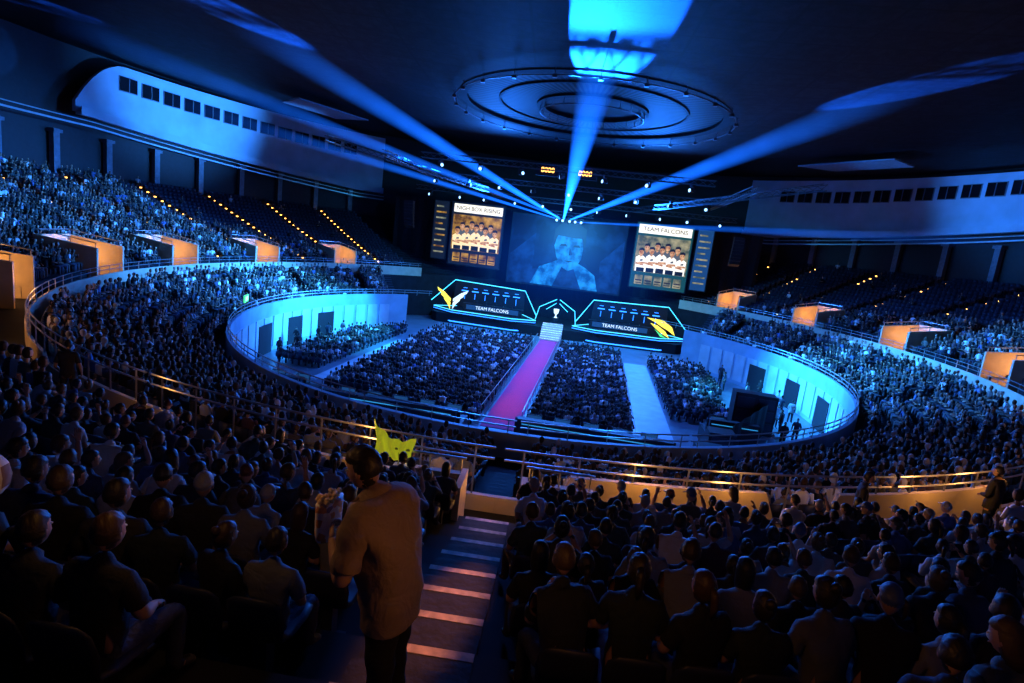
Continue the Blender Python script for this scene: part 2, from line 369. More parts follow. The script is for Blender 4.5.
# ------------------------------------------------------------------ stairs
for a in AIS:
    if a==180: continue
    T=RT(a); near=(a==-180); first=NP if a in PORT else 0
    last=12 if near else NR-1
    g=G()
    if near:
        g.box((0,36.2,5.7),(1.0,.3,.2),0)
        st=mk(g,'staircase',['step'],T=T,wp=True,label='worn concrete aisle stairs with glint-coloured edges between seat rows',cat='stairs')
    for i in range(first,last):
        r=UR[i]; z=UZ[i]; zn=UZ[i+1] 
        h=(zn-z)/2
        if near:
            q=G(); q.box((0,r+.61,z+h/2),(.95,.42,h),0); q.box((0,r+.045,z-.008),(.95,.09,.04),1); q.box((0,r+.25,z+.004),(.95,.34,.012),0)
            mk(q,'step',['step','nosing'],parent=st)
        else: g.box((0,r+.61,z+h/2),(1.0,.42,h),0)
    if not near:
        st=mk(g,'staircase',['step'],T=T,wp=True,label='concrete aisle stairs between blocks of seats',cat='stairs',group='aisle stairs of the upper stand')
        if abs(a)<95:
            for i in range(first+1,NR-1):
                q=G(); q.box((.55,UR[i]+.1,UZ[i]+.12),(.17,.12,.11),0); mk(q,'step_light',['amber'],parent=st)
for a in range(-180,180,18):
    if abs(a)>46:
        g=G()
        for i in range(11): g.box((0,LR[i]+.7,LZ[i]+.05),(1.0,.44,.1),0)
        mk(g,'staircase',['step'],T=RT(a),wp=True,label='concrete aisle stairs in the lower stand',cat='stairs',group='aisle stairs of the lower stand')
# ------------------------------------------------------------------ people (detailed)
def seg_d(P,a,b):
    ab=b-a; t=np.clip(((P-a)@ab)/max(ab@ab,1e-9),0,1); return np.linalg.norm(P-(a+t[:,None]*ab),axis=1),t
def hand(g,w,d,n,side,curl=.5,s=1.0,mi=0):
    w=Vector(w); d=Vector(d).normalized(); n=Vector(n); n=(n-d*n.dot(d)).normalized(); l=d.cross(n).normalized()*side
    pe=w+d*.085*s
    g.tube([w-d*.02*s,w+d*.01*s,w+d*.05*s,pe],[(.028*s,.022*s),(.034*s,.018*s),(.042*s,.016*s),(.038*s,.012*s)],8,mi,up=n)
    for k,(o,L) in enumerate(((.03,.075),(.01,.083),(-.01,.077),(-.029,.06))):
        p=pe+l*o*s-d*.008*s; pts=[p]
        for j,f in enumerate((.45,.32,.23)):
            ang=curl*(j+.6)*.9; dv=(d*math.cos(ang)-n*math.sin(ang)); p=p+dv*L*f*s; pts.append(p)
        g.tube(pts,[.0095*s,.009*s,.008*s,.007*s],6,mi,round_end=True)
    p=w+d*.02*s+l*.03*s; pts=[p,p+(d*.7+l*.7-n*.2)*.035*s,p+(d*1.3+l*.95-n*.5)*.04*s]
    g.tube(pts,[.013*s,.011*s,.009*s],6,mi,round_end=True)
def head(g,c,R,mi=0,me=1,s=1.0):
    def fn(p):
        x,y,z=p
        if y>0:
            if abs(z-.01)<.02 and .012<abs(x)<.05: y-=.010
            if abs(x)<.02 and -.045<z<.02: y+=.018*(1-abs(z+.025)/.05)
            if z<-.07: y+=.008; 
        if z<-.03: x*=1-.9*(-.03-z)/.12*.5
        return R@(Vector((x,y,z))*s)
    g.ell(c,(.075,.095,.118),20,16,mi,fn)
    c=Vector(c)
    for sx in(-1,1):
        g.ell(c+R@Vector((sx*.077*s,-.005*s,-.01*s)),(.01*s,.02*s,.03*s),8,6,mi)
        g.ell(c+R@Vector((sx*.03*s,.083*s,.012*s)),(.013*s,.008*s,.008*s),8,6,me)
    g.ell(c+R@Vector((0,.088*s,-.055*s)),(.022*s,.008*s,.006*s),8,5,mi)
def skin_body(J,E,rootname,lev=1):
    names=list(J); idx={n:i for i,n in enumerate(names)}
    me=bpy.data.meshes.new('sk'); me.from_pydata([J[n][0] for n in names],[(idx[a],idx[b]) for a,b in E],[])
    ob=bpy.data.objects.new('sk',me); COL.objects.link(ob); md=ob.modifiers.new('s','SKIN'); md.use_smooth_shade=True
    for i,n in enumerate(names):
        sv=me.skin_vertices[0].data[i]; r=J[n][1]; sv.radius=r if isinstance(r,tuple) else (r,r); sv.use_root=(n==rootname)
    sb=ob.modifiers.new('b','SUBSURF'); sb.levels=lev; sb.render_levels=lev
    dg=bpy.context.evaluated_depsgraph_get(); em=bpy.data.meshes.new_from_object(ob.evaluated_get(dg))
    V=np.array([v.co for v in em.vertices]); N=np.array([v.normal for v in em.vertices]); F=[tuple(p.vertices) for p in em.polygons]
    bpy.data.objects.remove(ob); return V,N,F
def make_person(kind,pose,scale=1.0,finger=.5):
    J={}; P=pose
    def j(n,p,r): J[n]=(Vector(p),r)
    lean=P.get('lean',0.0); hz=P['hip']; bw=P.get('bulk',1.0); hf=P.get('headf',0.0)
    j('pel',(0,0,hz),(.155*bw,.125*bw)); j('sp',(0,lean*.35,hz+.2),(.145*bw,.12*bw)); j('ch',(0,lean*.75,hz+.40),(.165*bw,.125*bw)); 
    j('nb',(0,lean+.0+hf*.4,hz+.545),(.06*bw,.06*bw)); j('nk',(0,lean+.03+hf,hz+.63-hf*.4),(.052,.052))
    E=[('pel','sp'),('sp','ch'),('ch','nb'),('nb','nk')]
    for s,S in((1,'R'),(-1,'L')):
        el=P['elb'+S]; wr=P['wri'+S]
        j('sh'+S,(s*.175*bw,lean*.95+hf*.2,hz+.50),.07*bw); j('el'+S,el,.048); j('fa'+S,tuple(Vector(el).lerp(Vector(wr),.45)),.044); j('wr'+S,wr,.028)
        E+=[('ch','sh'+S),('sh'+S,'el'+S),('el'+S,'fa'+S),('fa'+S,'wr'+S)]
        j('hp'+S,(s*.095,.02,hz-.03),.095); kn=P['kne'+S]; an=P['ank'+S]
        j('kn'+S,kn,.062); j('cf'+S,tuple(Vector(kn).lerp(Vector(an),.35)),.058); j('an'+S,an,.042); j('to'+S,(an[0]+s*.02,an[1]+.17,.035),(.045,.032))
        E+=[('pel','hp'+S),('hp'+S,'kn'+S),('kn'+S,'cf'+S),('cf'+S,'an'+S),('an'+S,'to'+S)]
    V,N,F=skin_body(J,E,'pel',P.get('lev',1))
    part=np.zeros(len(V),int); best=np.full(len(V),9.0)
    for a,b in E:
        A=np.array(J[a][0]);B=np.array(J[b][0]); d,t=seg_d(V,A,B)
        rr=J[a][1]; rr=max(rr) if isinstance(rr,tuple) else rr
        d=d-rr*.8
        nm=a[:2]+b[:2]
        if nm in('pesp','spch','chnb','chsh'): k=np.full(len(V),1)
        elif nm=='shel': k=np.where(t<.8,1,0) if not P.get('long') else np.full(len(V),1)
        elif nm in('elfa','fawr'): k=np.full(len(V),1 if P.get('long') else 0)
        elif nm=='pehp' or nm=='hpkn': k=np.full(len(V),2)
        elif nm in('kncf','cfan'): k=np.full(len(V),2 if not P.get('shorts') else 0)
        elif nm=='anto': k=np.full(len(V),3)
        else: k=np.full(len(V),0)
        sel=d<best; best[sel]=d[sel]; part[sel]=k[sel]
    hem=hz-P.get('hem',.04)
    part[(part==1)&(V[:,2]<hem)]=2
    if 'hem' in P: part[(part==2)&(V[:,2]>=hem)]=1
    part[(part==0)&(V[:,2]>J['nb'][0].z-.03)&(V[:,2]<J['nb'][0].z+.03)&(np.abs(V[:,0])<.12)]=1
    g=G(); g.add([tuple(p) for p in V],F,0)
    g.m=[2 if all(part[i]==3 for i in f) else 0 for f in F]
    hc=J['nk'][0]+Vector((0,.03,.115)); R=Matrix.Rotation(P.get('hyaw',0),3,'Z')@Matrix.Rotation(P.get('hpit',0),3,'X')
    head(g,hc,R)
    for s,S in((1,'R'),(-1,'L')):
        w=J['wr'+S][0]; e=J['el'+S][0]; d=(w-e).normalized()
        hd=Vector(P.get('hd'+S,tuple(d))); hn=Vector(P.get('hn'+S,(0,0,1)))
        hand(g,w,hd,hn,P.get('ts'+S,-s),P.get('curl',finger))
    me=mesh_from(g,kind+'_body',['skin','eye','shoe'])
    def cloth(code,off,nm):
        fs=[f for f in F if sum(part[i]==code for i in f)>=len(f)-1]
        used=sorted({i for f in fs for i in f}); mp={u:i for i,u in enumerate(used)}
        q=G(); vs=[]
        for u in used:
            n_=N[u]; o=off*(1+.35*math.sin(V[u][2]*37+V[u][0]*23)); p=V[u]+n_*o
            if code==1 and 'hem' in P and V[u][2]<hz+.12:
                f=min(1,(hz+.12-V[u][2])/.2); hd_=np.array([n_[0],n_[1],0]); L=np.linalg.norm(hd_); 
                if L>0: p=p+hd_/L*.02*f
                if V[u][2]<hem+.05: p[2]=hem-.03
            vs.append(tuple(p))
        q.add(vs,[tuple(mp[i] for i in f) for f in fs]); return mesh_from(q,nm,['cloth'])
    return dict(body=me,shirt=cloth(1,P.get('shoff',.016),kind+'_shirt'),trousers=cloth(2,.012,kind+'_trousers'),hc=hc,R=R)
def mesh_from(g,name,mats,smooth=True):
    me=bpy.data.meshes.new(name); me.from_pydata(g.v,[],g.f)
    for mm in mats: me.materials.append(M[mm])
    me.polygons.foreach_set('material_index',g.m)
    if smooth: me.polygons.foreach_set('use_smooth',[True]*len(g.f))
    me.update(); return me
def hair_mesh(style):
    g=G()
    def fn(p):
        x,y,z=p; f=1.0
        face=(y>.02 and z<.05)
        if style=='cap': face=(y>.0 and z<.03) or z<-.02
        if face: f=.84
        w=.05*math.sin(x*190)*math.sin(z*170+1)*math.cos(y*150)
        if style=='cap': w=0
        k=f*(1+w) if not face else f
        x,y,z=x*k,y*k,z*k
        if style in('long','tail') and y<.02 and z<-.02: z-= .10 if style=='long' else 0; 
        if style=='short' and z<-.06: x*=.8;y*=.8
        return Vector((x,y,z))
    g.ell((0,-.008,.012),(.089,.108,.124),22,18,0,fn)
    if style=='tail': g.tube([(0,-.1,.05),(0,-.15,.02),(0,-.16,-.07),(0,-.14,-.16)],[.025,.035,.03,.012],8)
    if style=='bun': g.ell((0,-.1,.08),(.045,.04,.045),10,8)
    if style=='cap': g.extr([(-.07,.07,.045),(-.065,.13,.035),(-.03,.165,.03),(.03,.165,.03),(.065,.13,.035),(.07,.07,.045)],(0,0,.008))
    return mesh_from(g,'hair_'+style,['hair'])
HAIR={s:hair_mesh(s) for s in('short','long','tail','bun','cap')}
seatL=dict(hip=.52,kneR=(.14,.45,.52),kneL=(-.14,.45,.52),ankR=(.15,.42,.1),ankL=(-.15,.42,.1))
def sp(**k): d=dict(seatL); d.update(k); return d
POSES=[
 sp(elbR=(.25,.05,.77),wriR=(.12,.28,.66),elbL=(-.25,.05,.77),wriL=(-.12,.28,.66)),
 sp(elbR=(.27,.1,.78),wriR=(.08,.27,.72),elbL=(-.27,.1,.78),wriL=(-.08,.3,.7),lean=.1,hpit=-.15),
 sp(elbR=(.25,.2,.86),wriR=(.08,.33,1.05),elbL=(-.25,.2,.86),wriL=(-.08,.33,1.05),hyaw=.3,curl=.2),
 sp(elbR=(.28,.12,.8),wriR=(.17,.32,.68),elbL=(-.2,.3,.72),wriL=(-.05,.36,.93),lean=.2,hpit=-.1,hyaw=-.25),
 sp(elbR=(.28,.0,.8),wriR=(.1,.2,.82),elbL=(-.28,.0,.8),wriL=(-.1,.22,.8),hyaw=-.5,long=True),
 sp(elbR=(.26,.04,.78),wriR=(.2,.3,.62),elbL=(-.3,.1,1.0),wriL=(-.22,.22,1.22),hyaw=.5,curl=.3),
 sp(elbR=(.3,.08,1.12),wriR=(.2,.14,1.36),elbL=(-.25,.05,.77),wriL=(-.12,.28,.66),hyaw=-.2,curl=.3),
 sp(elbR=(.26,.1,.8),wriR=(.06,.3,.8),elbL=(-.26,.1,.8),wriL=(-.06,.3,.8),lean=.28,hpit=-.3,hyaw=.6),
]
SEATED=[make_person('seated',p) for p in POSES]
STAND=[make_person('standing',dict(hip=.93,kneR=(.11,.03,.5),kneL=(-.11,.0,.5),ankR=(.12,.0,.09),ankL=(-.12,-.03,.09),elbR=(.27,-.02,1.13),wriR=(.25,.12,.92),elbL=(-.27,-.02,1.13),wriL=(-.22,.16,.95),hnR=(1,0,0),hnL=(-1,0,0),hem=.1)),
 make_person('standing',dict(hip=.93,kneR=(.11,.06,.5),kneL=(-.11,-.02,.5),ankR=(.12,.05,.09),ankL=(-.12,-.08,.09),elbR=(.26,.02,1.13),wriR=(.08,.24,1.2),elbL=(-.26,.0,1.13),wriL=(-.08,.22,1.05),long=True,hyaw=.4,hem=.1))]
SHIRTS=[(.4,.42,.45),(.6,.6,.62),(.02,.02,.025),(.04,.05,.08),(.2,.22,.25),(.015,.015,.02),(.3,.32,.35),(.06,.03,.035),(.06,.1,.22),(.02,.02,.025),(.1,.09,.08),(.03,.05,.05),(.55,.55,.52)]
SN=['light grey','white','black','navy','grey','black','pale grey','dark maroon','blue','black','dark brown','dark green','cream']
HC=[(.012,.01,.009),(.02,.014,.01),(.05,.025,.012),(.015,.012,.012),(.08,.05,.025)]
HN={'short':'short dark hair','long':'long dark hair','tail':'a ponytail','bun':'hair in a bun','cap':'a baseball cap'}
def put_person(tm,loc,yaw,si,style,hcol,sc=1.0,trous=(.02,.022,.03),label=None,group=None,seated=True,shirtcol=None):
    b=bpy.data.objects.new('person',tm['body']); COL.objects.link(b)
    b.matrix_world=Matrix.Translation(Vector(loc))@Matrix.Rotation(yaw,4,'Z')@Matrix.Scale(sc,4)
    for nm,me,c in(('shirt',tm['shirt'],shirtcol or SHIRTS[si]),('trousers',tm['trousers'],trous)):
        o=bpy.data.objects.new(nm,me); COL.objects.link(o); o.parent=b; o.color=(*c,1)
    h=bpy.data.objects.new('hair' if style!='cap' else 'cap',HAIR[style]); COL.objects.link(h); h.parent=b; h.matrix_local=Matrix.Translation(tm['hc'])@tm['R'].to_4x4(); h.color=(*hcol,1)
    tag(b,label or '%s in %s shirt with %s'%('person seated' if seated else 'person standing',SN[si],HN[style]),'person',group); return b
def seat_meshes():
    g=G(); g.box((0,-.1,.2),(.1,.12,.4)); g.box((0,-.08,.02),(.2,.25,.04)); base=mesh_from(g,'seat_base',['seat'],False)
    g=G(); g.tube([(0,-.2,.44),(0,-.1,.42),(0,.1,.42),(0,.2,.435),(0,.24,.42)],[(.18,.02),(.2,.03),(.21,.03),(.2,.03),(.17,.015)],10,up=(0,0,1)); a=mesh_from(g,'seat_pan',['seat'])
    g=G(); g.tube([(0,-.2,.44),(0,-.22,.6),(0,-.25,.72),(0,-.26,.76)],[(.18,.02),(.195,.025),(.18,.022),(.13,.012)],10,up=(0,1,0)); b=mesh_from(g,'seat_back',['seat'])
    return base,a,b
SB=seat_meshes()
def put_seat(loc,yaw):
    o=bpy.data.objects.new('stadium_seat',SB[0]); COL.objects.link(o); o.matrix_world=Matrix.Translation(Vector(loc))@Matrix.Rotation(yaw,4,'Z')
    for nm,me in(('seat',SB[1]),('backrest',SB[2])): c=bpy.data.objects.new(nm,me); COL.objects.link(c); c.parent=o
    tag(o,'dark blue moulded plastic stadium seat on a concrete row','seat','seats of the upper stand')
# ------------------------------------------------------------------ candidate places
cands=[]
def min_ais(p,lst): return min(abs(p-q) for q in lst)
for i,(r0,z) in enumerate(zip(UR,UZ)):
    if i==NR-1: continue
    r=r0+.52; p=-180+(i%3)*.2; ie=(r0-36.4)/.95
    while p<180:
        a=abs(p); 
        dphi=math.degrees((.47 if a>140 else .54)/r)
        if a>39:
            pk=portal_at(p); bad=(i<NP and pk is not None and abs(rad(p-pk))*r<2.05) or rad(min_ais(p,AIS))*r<(.76 if a>175 else .6)
            if not bad:
                occ=.99
                if p<0:
                    if a<76: occ=.02 if (ie>4+(a-60)*.25) else .8 if a>46 else .1
                    if a<42: occ=0
                    elif ie>13: occ*=.8
                else:
                    if a<86: occ=.02 if ie>3+(a-66)*.25 else .8
                    if a<48: occ=0
                    if a>=86 and ie>9+(a-86)*.5: occ=.35
                cands.append((pos(r,p,z),rad(180-p),rng.random()<occ))
        p+=dphi
for i,(r0,z) in enumerate(zip(LR,LZ)):
    r=r0+.58; dphi=math.degrees(.54/r); p=-180
    while p<180:
        sidey=abs(math.sin(rad(p)))
        if abs(p)>47 and abs(rad(p-round(p/18)*18))*r>.6 and not (sidey>.8 and i%2): cands.append((pos(r,p,z),rad(180-p),rng.random()<(.95 if abs(p)>60 else .6)))
        p+=dphi
def fblock(u0,u1,v0,v1,occ=.96):
    v=v0
    while v<v1:
        u=u0
        while u<u1:
            w=ST@Vector((u,v,0))
            if w.length<20.8: cands.append((w,rad(-4.3),rng.random()<occ))
            u+=.54
        v+=.92
fblock(1.9,8.0,-11.5,3.5);fblock(1.9,8.0,4.8,16.5);fblock(-8.2,-1.7,-13,3.5);fblock(-8.2,-1.7,4.8,16.5)
fblock(11.2,16.5,3.5,15);fblock(11.2,15.5,-5,1.5,.8);fblock(-12.0,-9.2,-11,3.5);fblock(-12.0,-9.2,4.8,15);fblock(-18.5,-14.9,-6,13.5,.9)
near=[];far=[]
for loc,yaw,occ in cands:
    dx=loc-CAM; hd=math.hypot(dx.x,dx.y)
    pr_=project(loc+Vector((0,0,1.0)))
    if pr_ is None or not(-120<pr_[0]<1144 and -60<pr_[1]<860): continue
    infr=-25<pr_[0]<1049 and -20<pr_[1]<720
    if hd<3.3: continue
    (near if infr else far).append((hd,loc,yaw,occ))
near.sort(key=lambda t:t[0]); 
ind=[t for t in near if t[3]][:300]; ids={id(t) for t in ind}
rest=[t for t in near+far if t[3] and id(t) not in ids]
styles=['short','short','short','cap','long','tail','bun','short']
for n,(hd,loc,yaw,occ) in enumerate(ind):
    pk_=[0,0,0,1,1,2,3,4,4,7,7] if hd<6 else [0,0,1,1,2,3,4,4,5,6,7,7]
    tm=SEATED[int(rng.choice(pk_))]; st=styles[rng.integers(8)]
    hc_=HC[rng.integers(5)] if st!='cap' else [(.02,.02,.025),(.3,.3,.32),(.06,.09,.18),(.1,.03,.03)][rng.integers(4)]
    si=int(rng.integers(len(SHIRTS))); c=SHIRTS[si]; f=.3 if hd<5.5 else 1.1  # shirt colours of the nearest rows darkened in place of shade
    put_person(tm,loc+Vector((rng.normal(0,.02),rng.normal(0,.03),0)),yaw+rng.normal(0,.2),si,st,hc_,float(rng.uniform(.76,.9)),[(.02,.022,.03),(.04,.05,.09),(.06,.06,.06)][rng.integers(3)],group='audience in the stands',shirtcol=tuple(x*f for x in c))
    if n<150: put_seat(loc,yaw)
# ------------------------------------------------------------------ stuff crowd
def low(pose,lod):
    g=G(); n=6 if lod else 5
    g.tube([(0,0,.45),(0,.0,.72),(0,pose['l']*.7,.98),(0,pose['l'],1.07)],[(.15,.11),(.16,.11),(.2,.11),(.1,.07)],n,2,up=(0,1,0))
    g.tube([(0,pose['l'],1.05),(0,pose['l']+.02,1.16)],.05,4,0)
    g.ell((0,pose['l']+.03,1.27),(.085,.105,.13),8 if lod else 6,6 if lod else 4,1)
    for s in(-1,1):
        g.tube([(s*.1,0,.5),(s*.13,.46,.52)],[.09,.065],4,3)
        g.tube([(s*.13,.45,.52),(s*.13,.45,.08)],[.06,.045],4,3)
        e=pose['e']; w=pose['w']
        g.tube([(s*.2,pose['l'],1.02),(s*e[0],e[1],e[2])],[.06,.045],4,2)
        g.tube([(s*e[0],e[1],e[2]),(s*w[0],w[1],w[2])],[.042,.035],4,0)
    V=np.array(g.v); tri=[];tm=[]
    for f,m in zip(g.f,g.m):
        if m==1:
            c=V[list(f)].mean(0)-np.array((0,pose['l']+.03,1.27))
            if c[1]>.03 and c[2]<.05: m=0
        for k in range(1,len(f)-1): tri.append((f[0],f[k],f[k+1])); tm.append(m)
    return V,np.array(tri),np.array(tm)
LP=[dict(l=.02,e=(.27,.05,.76),w=(.1,.3,.66)),dict(l=.12,e=(.28,.15,.78),w=(.08,.33,.72)),dict(l=.05,e=(.27,.2,.86),w=(.1,.3,1.08)),dict(l=.0,e=(.3,.02,.8),w=(.1,.2,.82))]
LT={(k,l):low(LP[k],l) for k in range(4) for l in(0,1)}
def fast_mesh(name,V,Tn,colf,mtl):
    me=bpy.data.meshes.new(name); me.vertices.add(len(V)); me.vertices.foreach_set('co',V.astype(np.float32).ravel())
    me.loops.add(len(Tn)*3); me.loops.foreach_set('vertex_index',Tn.astype(np.int32).ravel())
    me.polygons.add(len(Tn)); me.polygons.foreach_set('loop_start',np.arange(0,len(Tn)*3,3,dtype=np.int32))
    if colf is not None:
        a=me.attributes.new('Col','FLOAT_COLOR','CORNER'); c=np.ones((len(Tn)*3,4),np.float32); c[:,:3]=np.repeat(colf,3,axis=0); a.data.foreach_set('color',c.ravel())
    me.update(calc_edges=True); me.validate(); me.materials.append(mtl); return me
def build_crowd(lst,extra):
    Vs=[];Ts=[];Cs=[];off=0
    sk=np.array([(.5,.3,.2),(.42,.25,.17),(.55,.36,.26)]); hs=np.array(HC); sh=np.minimum(np.array(SHIRTS)*1.7,.95); ps=np.array([(.02,.022,.03),(.05,.06,.1),(.12,.11,.1)])
    for (hd,loc,yaw,occ) in lst+extra:
        k=int(rng.choice([0,0,1,2,3])); V,T,m=LT[(k,1 if hd<32 else 0)]
        s=rng.uniform(.88,1.06); y=yaw+rng.normal(0,.25); c,sn=math.cos(y),math.sin(y)
        W=V*s; W=np.stack([W[:,0]*c-W[:,1]*sn,W[:,0]*sn+W[:,1]*c,W[:,2]],1)+np.array(loc)+np.array((rng.normal(0,.04),rng.normal(0,.04),0))
        pal=np.array([sk[rng.integers(3)]*(1 if rng.random()>.4 else .4),hs[rng.integers(5)] if rng.random()>.1 else (.6,.6,.6),sh[rng.integers(len(sh))]*(1 if rng.random()>.5 else .08),ps[rng.integers(3)]])
        Vs.append(W);Ts.append(T+off);Cs.append(pal[m]);off+=len(V)
    return np.concatenate(Vs),np.concatenate(Ts),np.concatenate(Cs)
extra=[]
for s in(-1,1):
    for k in range(5): extra.append((60,ST@Vector((s*(5.6+1.25*k),26.2,1.7)),rad(180-4.3),True))
V,Tn,C=build_crowd(rest,extra)
ob=bpy.data.objects.new('audience',fast_mesh('audience',V,Tn,C,M['crowd'])); COL.objects.link(ob); tag(ob,'dense seated audience filling the stands and floor seats','crowd',kind='stuff')
g=G(); g.box((0,0,.43),(.44,.42,.06)); g.box((0,-.24,.64),(.44,.05,.38)); g.box((0,-.08,.2),(.1,.1,.4))
SV=np.array(g.v); STi=np.array([t for f in g.f for t in((f[0],f[1],f[2]),(f[0],f[2],f[3]))])
Vs=[];Ts=[];off=0; nearset={(round(t[1].x,3),round(t[1].y,3)) for t in ind[:150]}
for hd,loc,yaw,occ in near+far:
    if (round(loc.x,3),round(loc.y,3)) in nearset: continue
    c,sn=math.cos(yaw),math.sin(yaw); W=np.stack([SV[:,0]*c-SV[:,1]*sn,SV[:,0]*sn+SV[:,1]*c,SV[:,2]],1)+np.array(loc); Vs.append(W);Ts.append(STi+off);off+=len(SV)
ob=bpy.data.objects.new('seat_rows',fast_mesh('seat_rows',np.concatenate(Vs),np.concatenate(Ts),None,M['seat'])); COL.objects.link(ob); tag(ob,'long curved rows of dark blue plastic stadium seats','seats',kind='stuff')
# ------------------------------------------------------------------ main standing man
HP=dict(hip=.93,kneR=(.13,.05,.5),kneL=(-.12,-.02,.5),ankR=(.14,.02,.09),ankL=(-.13,-.04,.09),
 elbR=(.32,.16,1.13),wriR=(.12,.40,1.16),elbL=(-.31,.14,1.15),wriL=(-.10,.38,1.24),lean=.14,headf=.08,hyaw=.2,hpit=-.35,curl=.95,lev=2,bulk=1.2,hem=.08,
 hdR=(-.5,.8,.1),hnR=(.7,.4,.1),hdL=(.7,.6,.25),hnL=(-.7,.4,0),shoff=.02,tsR=1,tsL=-1)
HERO=make_person('hero',HP)
HS=.95
hr=next(i for i in range(NR) if UR[i]+TR>43.3)
hz=UZ[hr]+((UZ[hr+1]-UZ[hr])/2 if 43.3>UR[hr]+.4 else 0)
hero_loc=Vector((.03,-43.3,0)); hero_yaw=rad(72)
hero=put_person(HERO,(hero_loc.x,hero_loc.y,hz),hero_yaw,10,'short',(.015,.012,.01),HS,(.008,.008,.01),label='man standing on the stairs in a loose brown t-shirt',seated=False,shirtcol=(.26,.18,.12))
g=G()
g.tube([(0,0,0),(0,0,.05),(0,0,.14),(0,0,.2),(0,0,.24)],[(.085,.045),(.095,.055),(.1,.055),(.105,.05),(.11,.045)],12,0,up=(0,1,0))
for k in range(40):
    g.ell((rng.uniform(-.08,.08),rng.uniform(-.035,.035),.24+rng.uniform(-.01,.035)),(.016,.016,.014),6,4,1)
def bag_mat():
    m=mat('printed_bag',(.8,.4,.2),.5,var=0); nt=m.node_tree; b=nt.nodes['Principled BSDF']; tc=nt.nodes.new('ShaderNodeTexCoord'); v=nt.nodes.new('ShaderNodeTexVoronoi'); v.inputs['Scale'].default_value=28
    r=nt.nodes.new('ShaderNodeValToRGB'); r.color_ramp.interpolation='CONSTANT'; r.color_ramp.elements[0].color=(.9,.87,.8,1); r.color_ramp.elements[1].position=.6; r.color_ramp.elements[1].color=(.8,.35,.12,1); e=r.color_ramp.elements.new(.8); e.color=(.3,.2,.25,1)
    nt.links.new(tc.outputs['Object'],v.inputs['Vector']); nt.links.new(v.outputs['Color'],r.inputs['Fac']); nt.links.new(r.outputs['Color'],b.inputs['Base Color']); return m
M['bag']=bag_mat(); M['popcorn']=mat('popcorn',(.8,.6,.3),.8)
HM=Matrix.Translation((hero_loc.x,hero_loc.y,hz))@Matrix.Rotation(hero_yaw,4,'Z')@Matrix.Scale(HS,4)
mk(g,'snack_bag',['bag','popcorn'],T=HM@Matrix.Translation((.01,.50,1.15)),label='small patterned bag of popcorn held in both hands',cat='snack bag',smooth=True)
def stand_at(loc,yaw,si,style='short',k=0,label=None): put_person(STAND[k],loc,yaw,si,style,HC[0],1.0,seated=False,label=label,group='people standing in the arena')
for (p,yaw,si) in ((-157,0.4,2),(165,-2.0,2),(157,.4,5)):
    stand_at(pos(35.5,p,5.6),yaw,si,k=si%2)
for k in range(14):
    p=62+5*k+rng.uniform(-1.5,1.5); stand_at(pos(rng.uniform(17.5,20.5),p,0),rng.uniform(-3,3),int(rng.choice([2,5,0,3])),k=k%2)
for k in range(6):
    p=-70-6*k; stand_at(pos(rng.uniform(19,21),p,0),rng.uniform(-3,3),int(rng.choice([2,5,0,3])),k=k%2)
g=G(); n=17;m_=11;vs=[]
for i in range(n):
    for j in range(m_):
        u=i/(n-1);w=j/(m_-1); top=7.55-.22*math.sin(math.pi*u)-.25*u; bot=6.85-.1*u
        vs.append((-2.4+.8*u+.04*math.sin(w*5+u*3),-35.75+.07*math.sin(u*22+w*2),bot+(top-bot)*w))
fs=[(i*m_+j,(i+1)*m_+j,(i+1)*m_+j+1,i*m_+j+1) for i in range(n-1) for j in range(m_-1)]
g.add(vs,fs); mk(g,'fan_flag',['flag'],label='draped bright yellow cloth flag held up beside the railing',cat='flag',smooth=True)
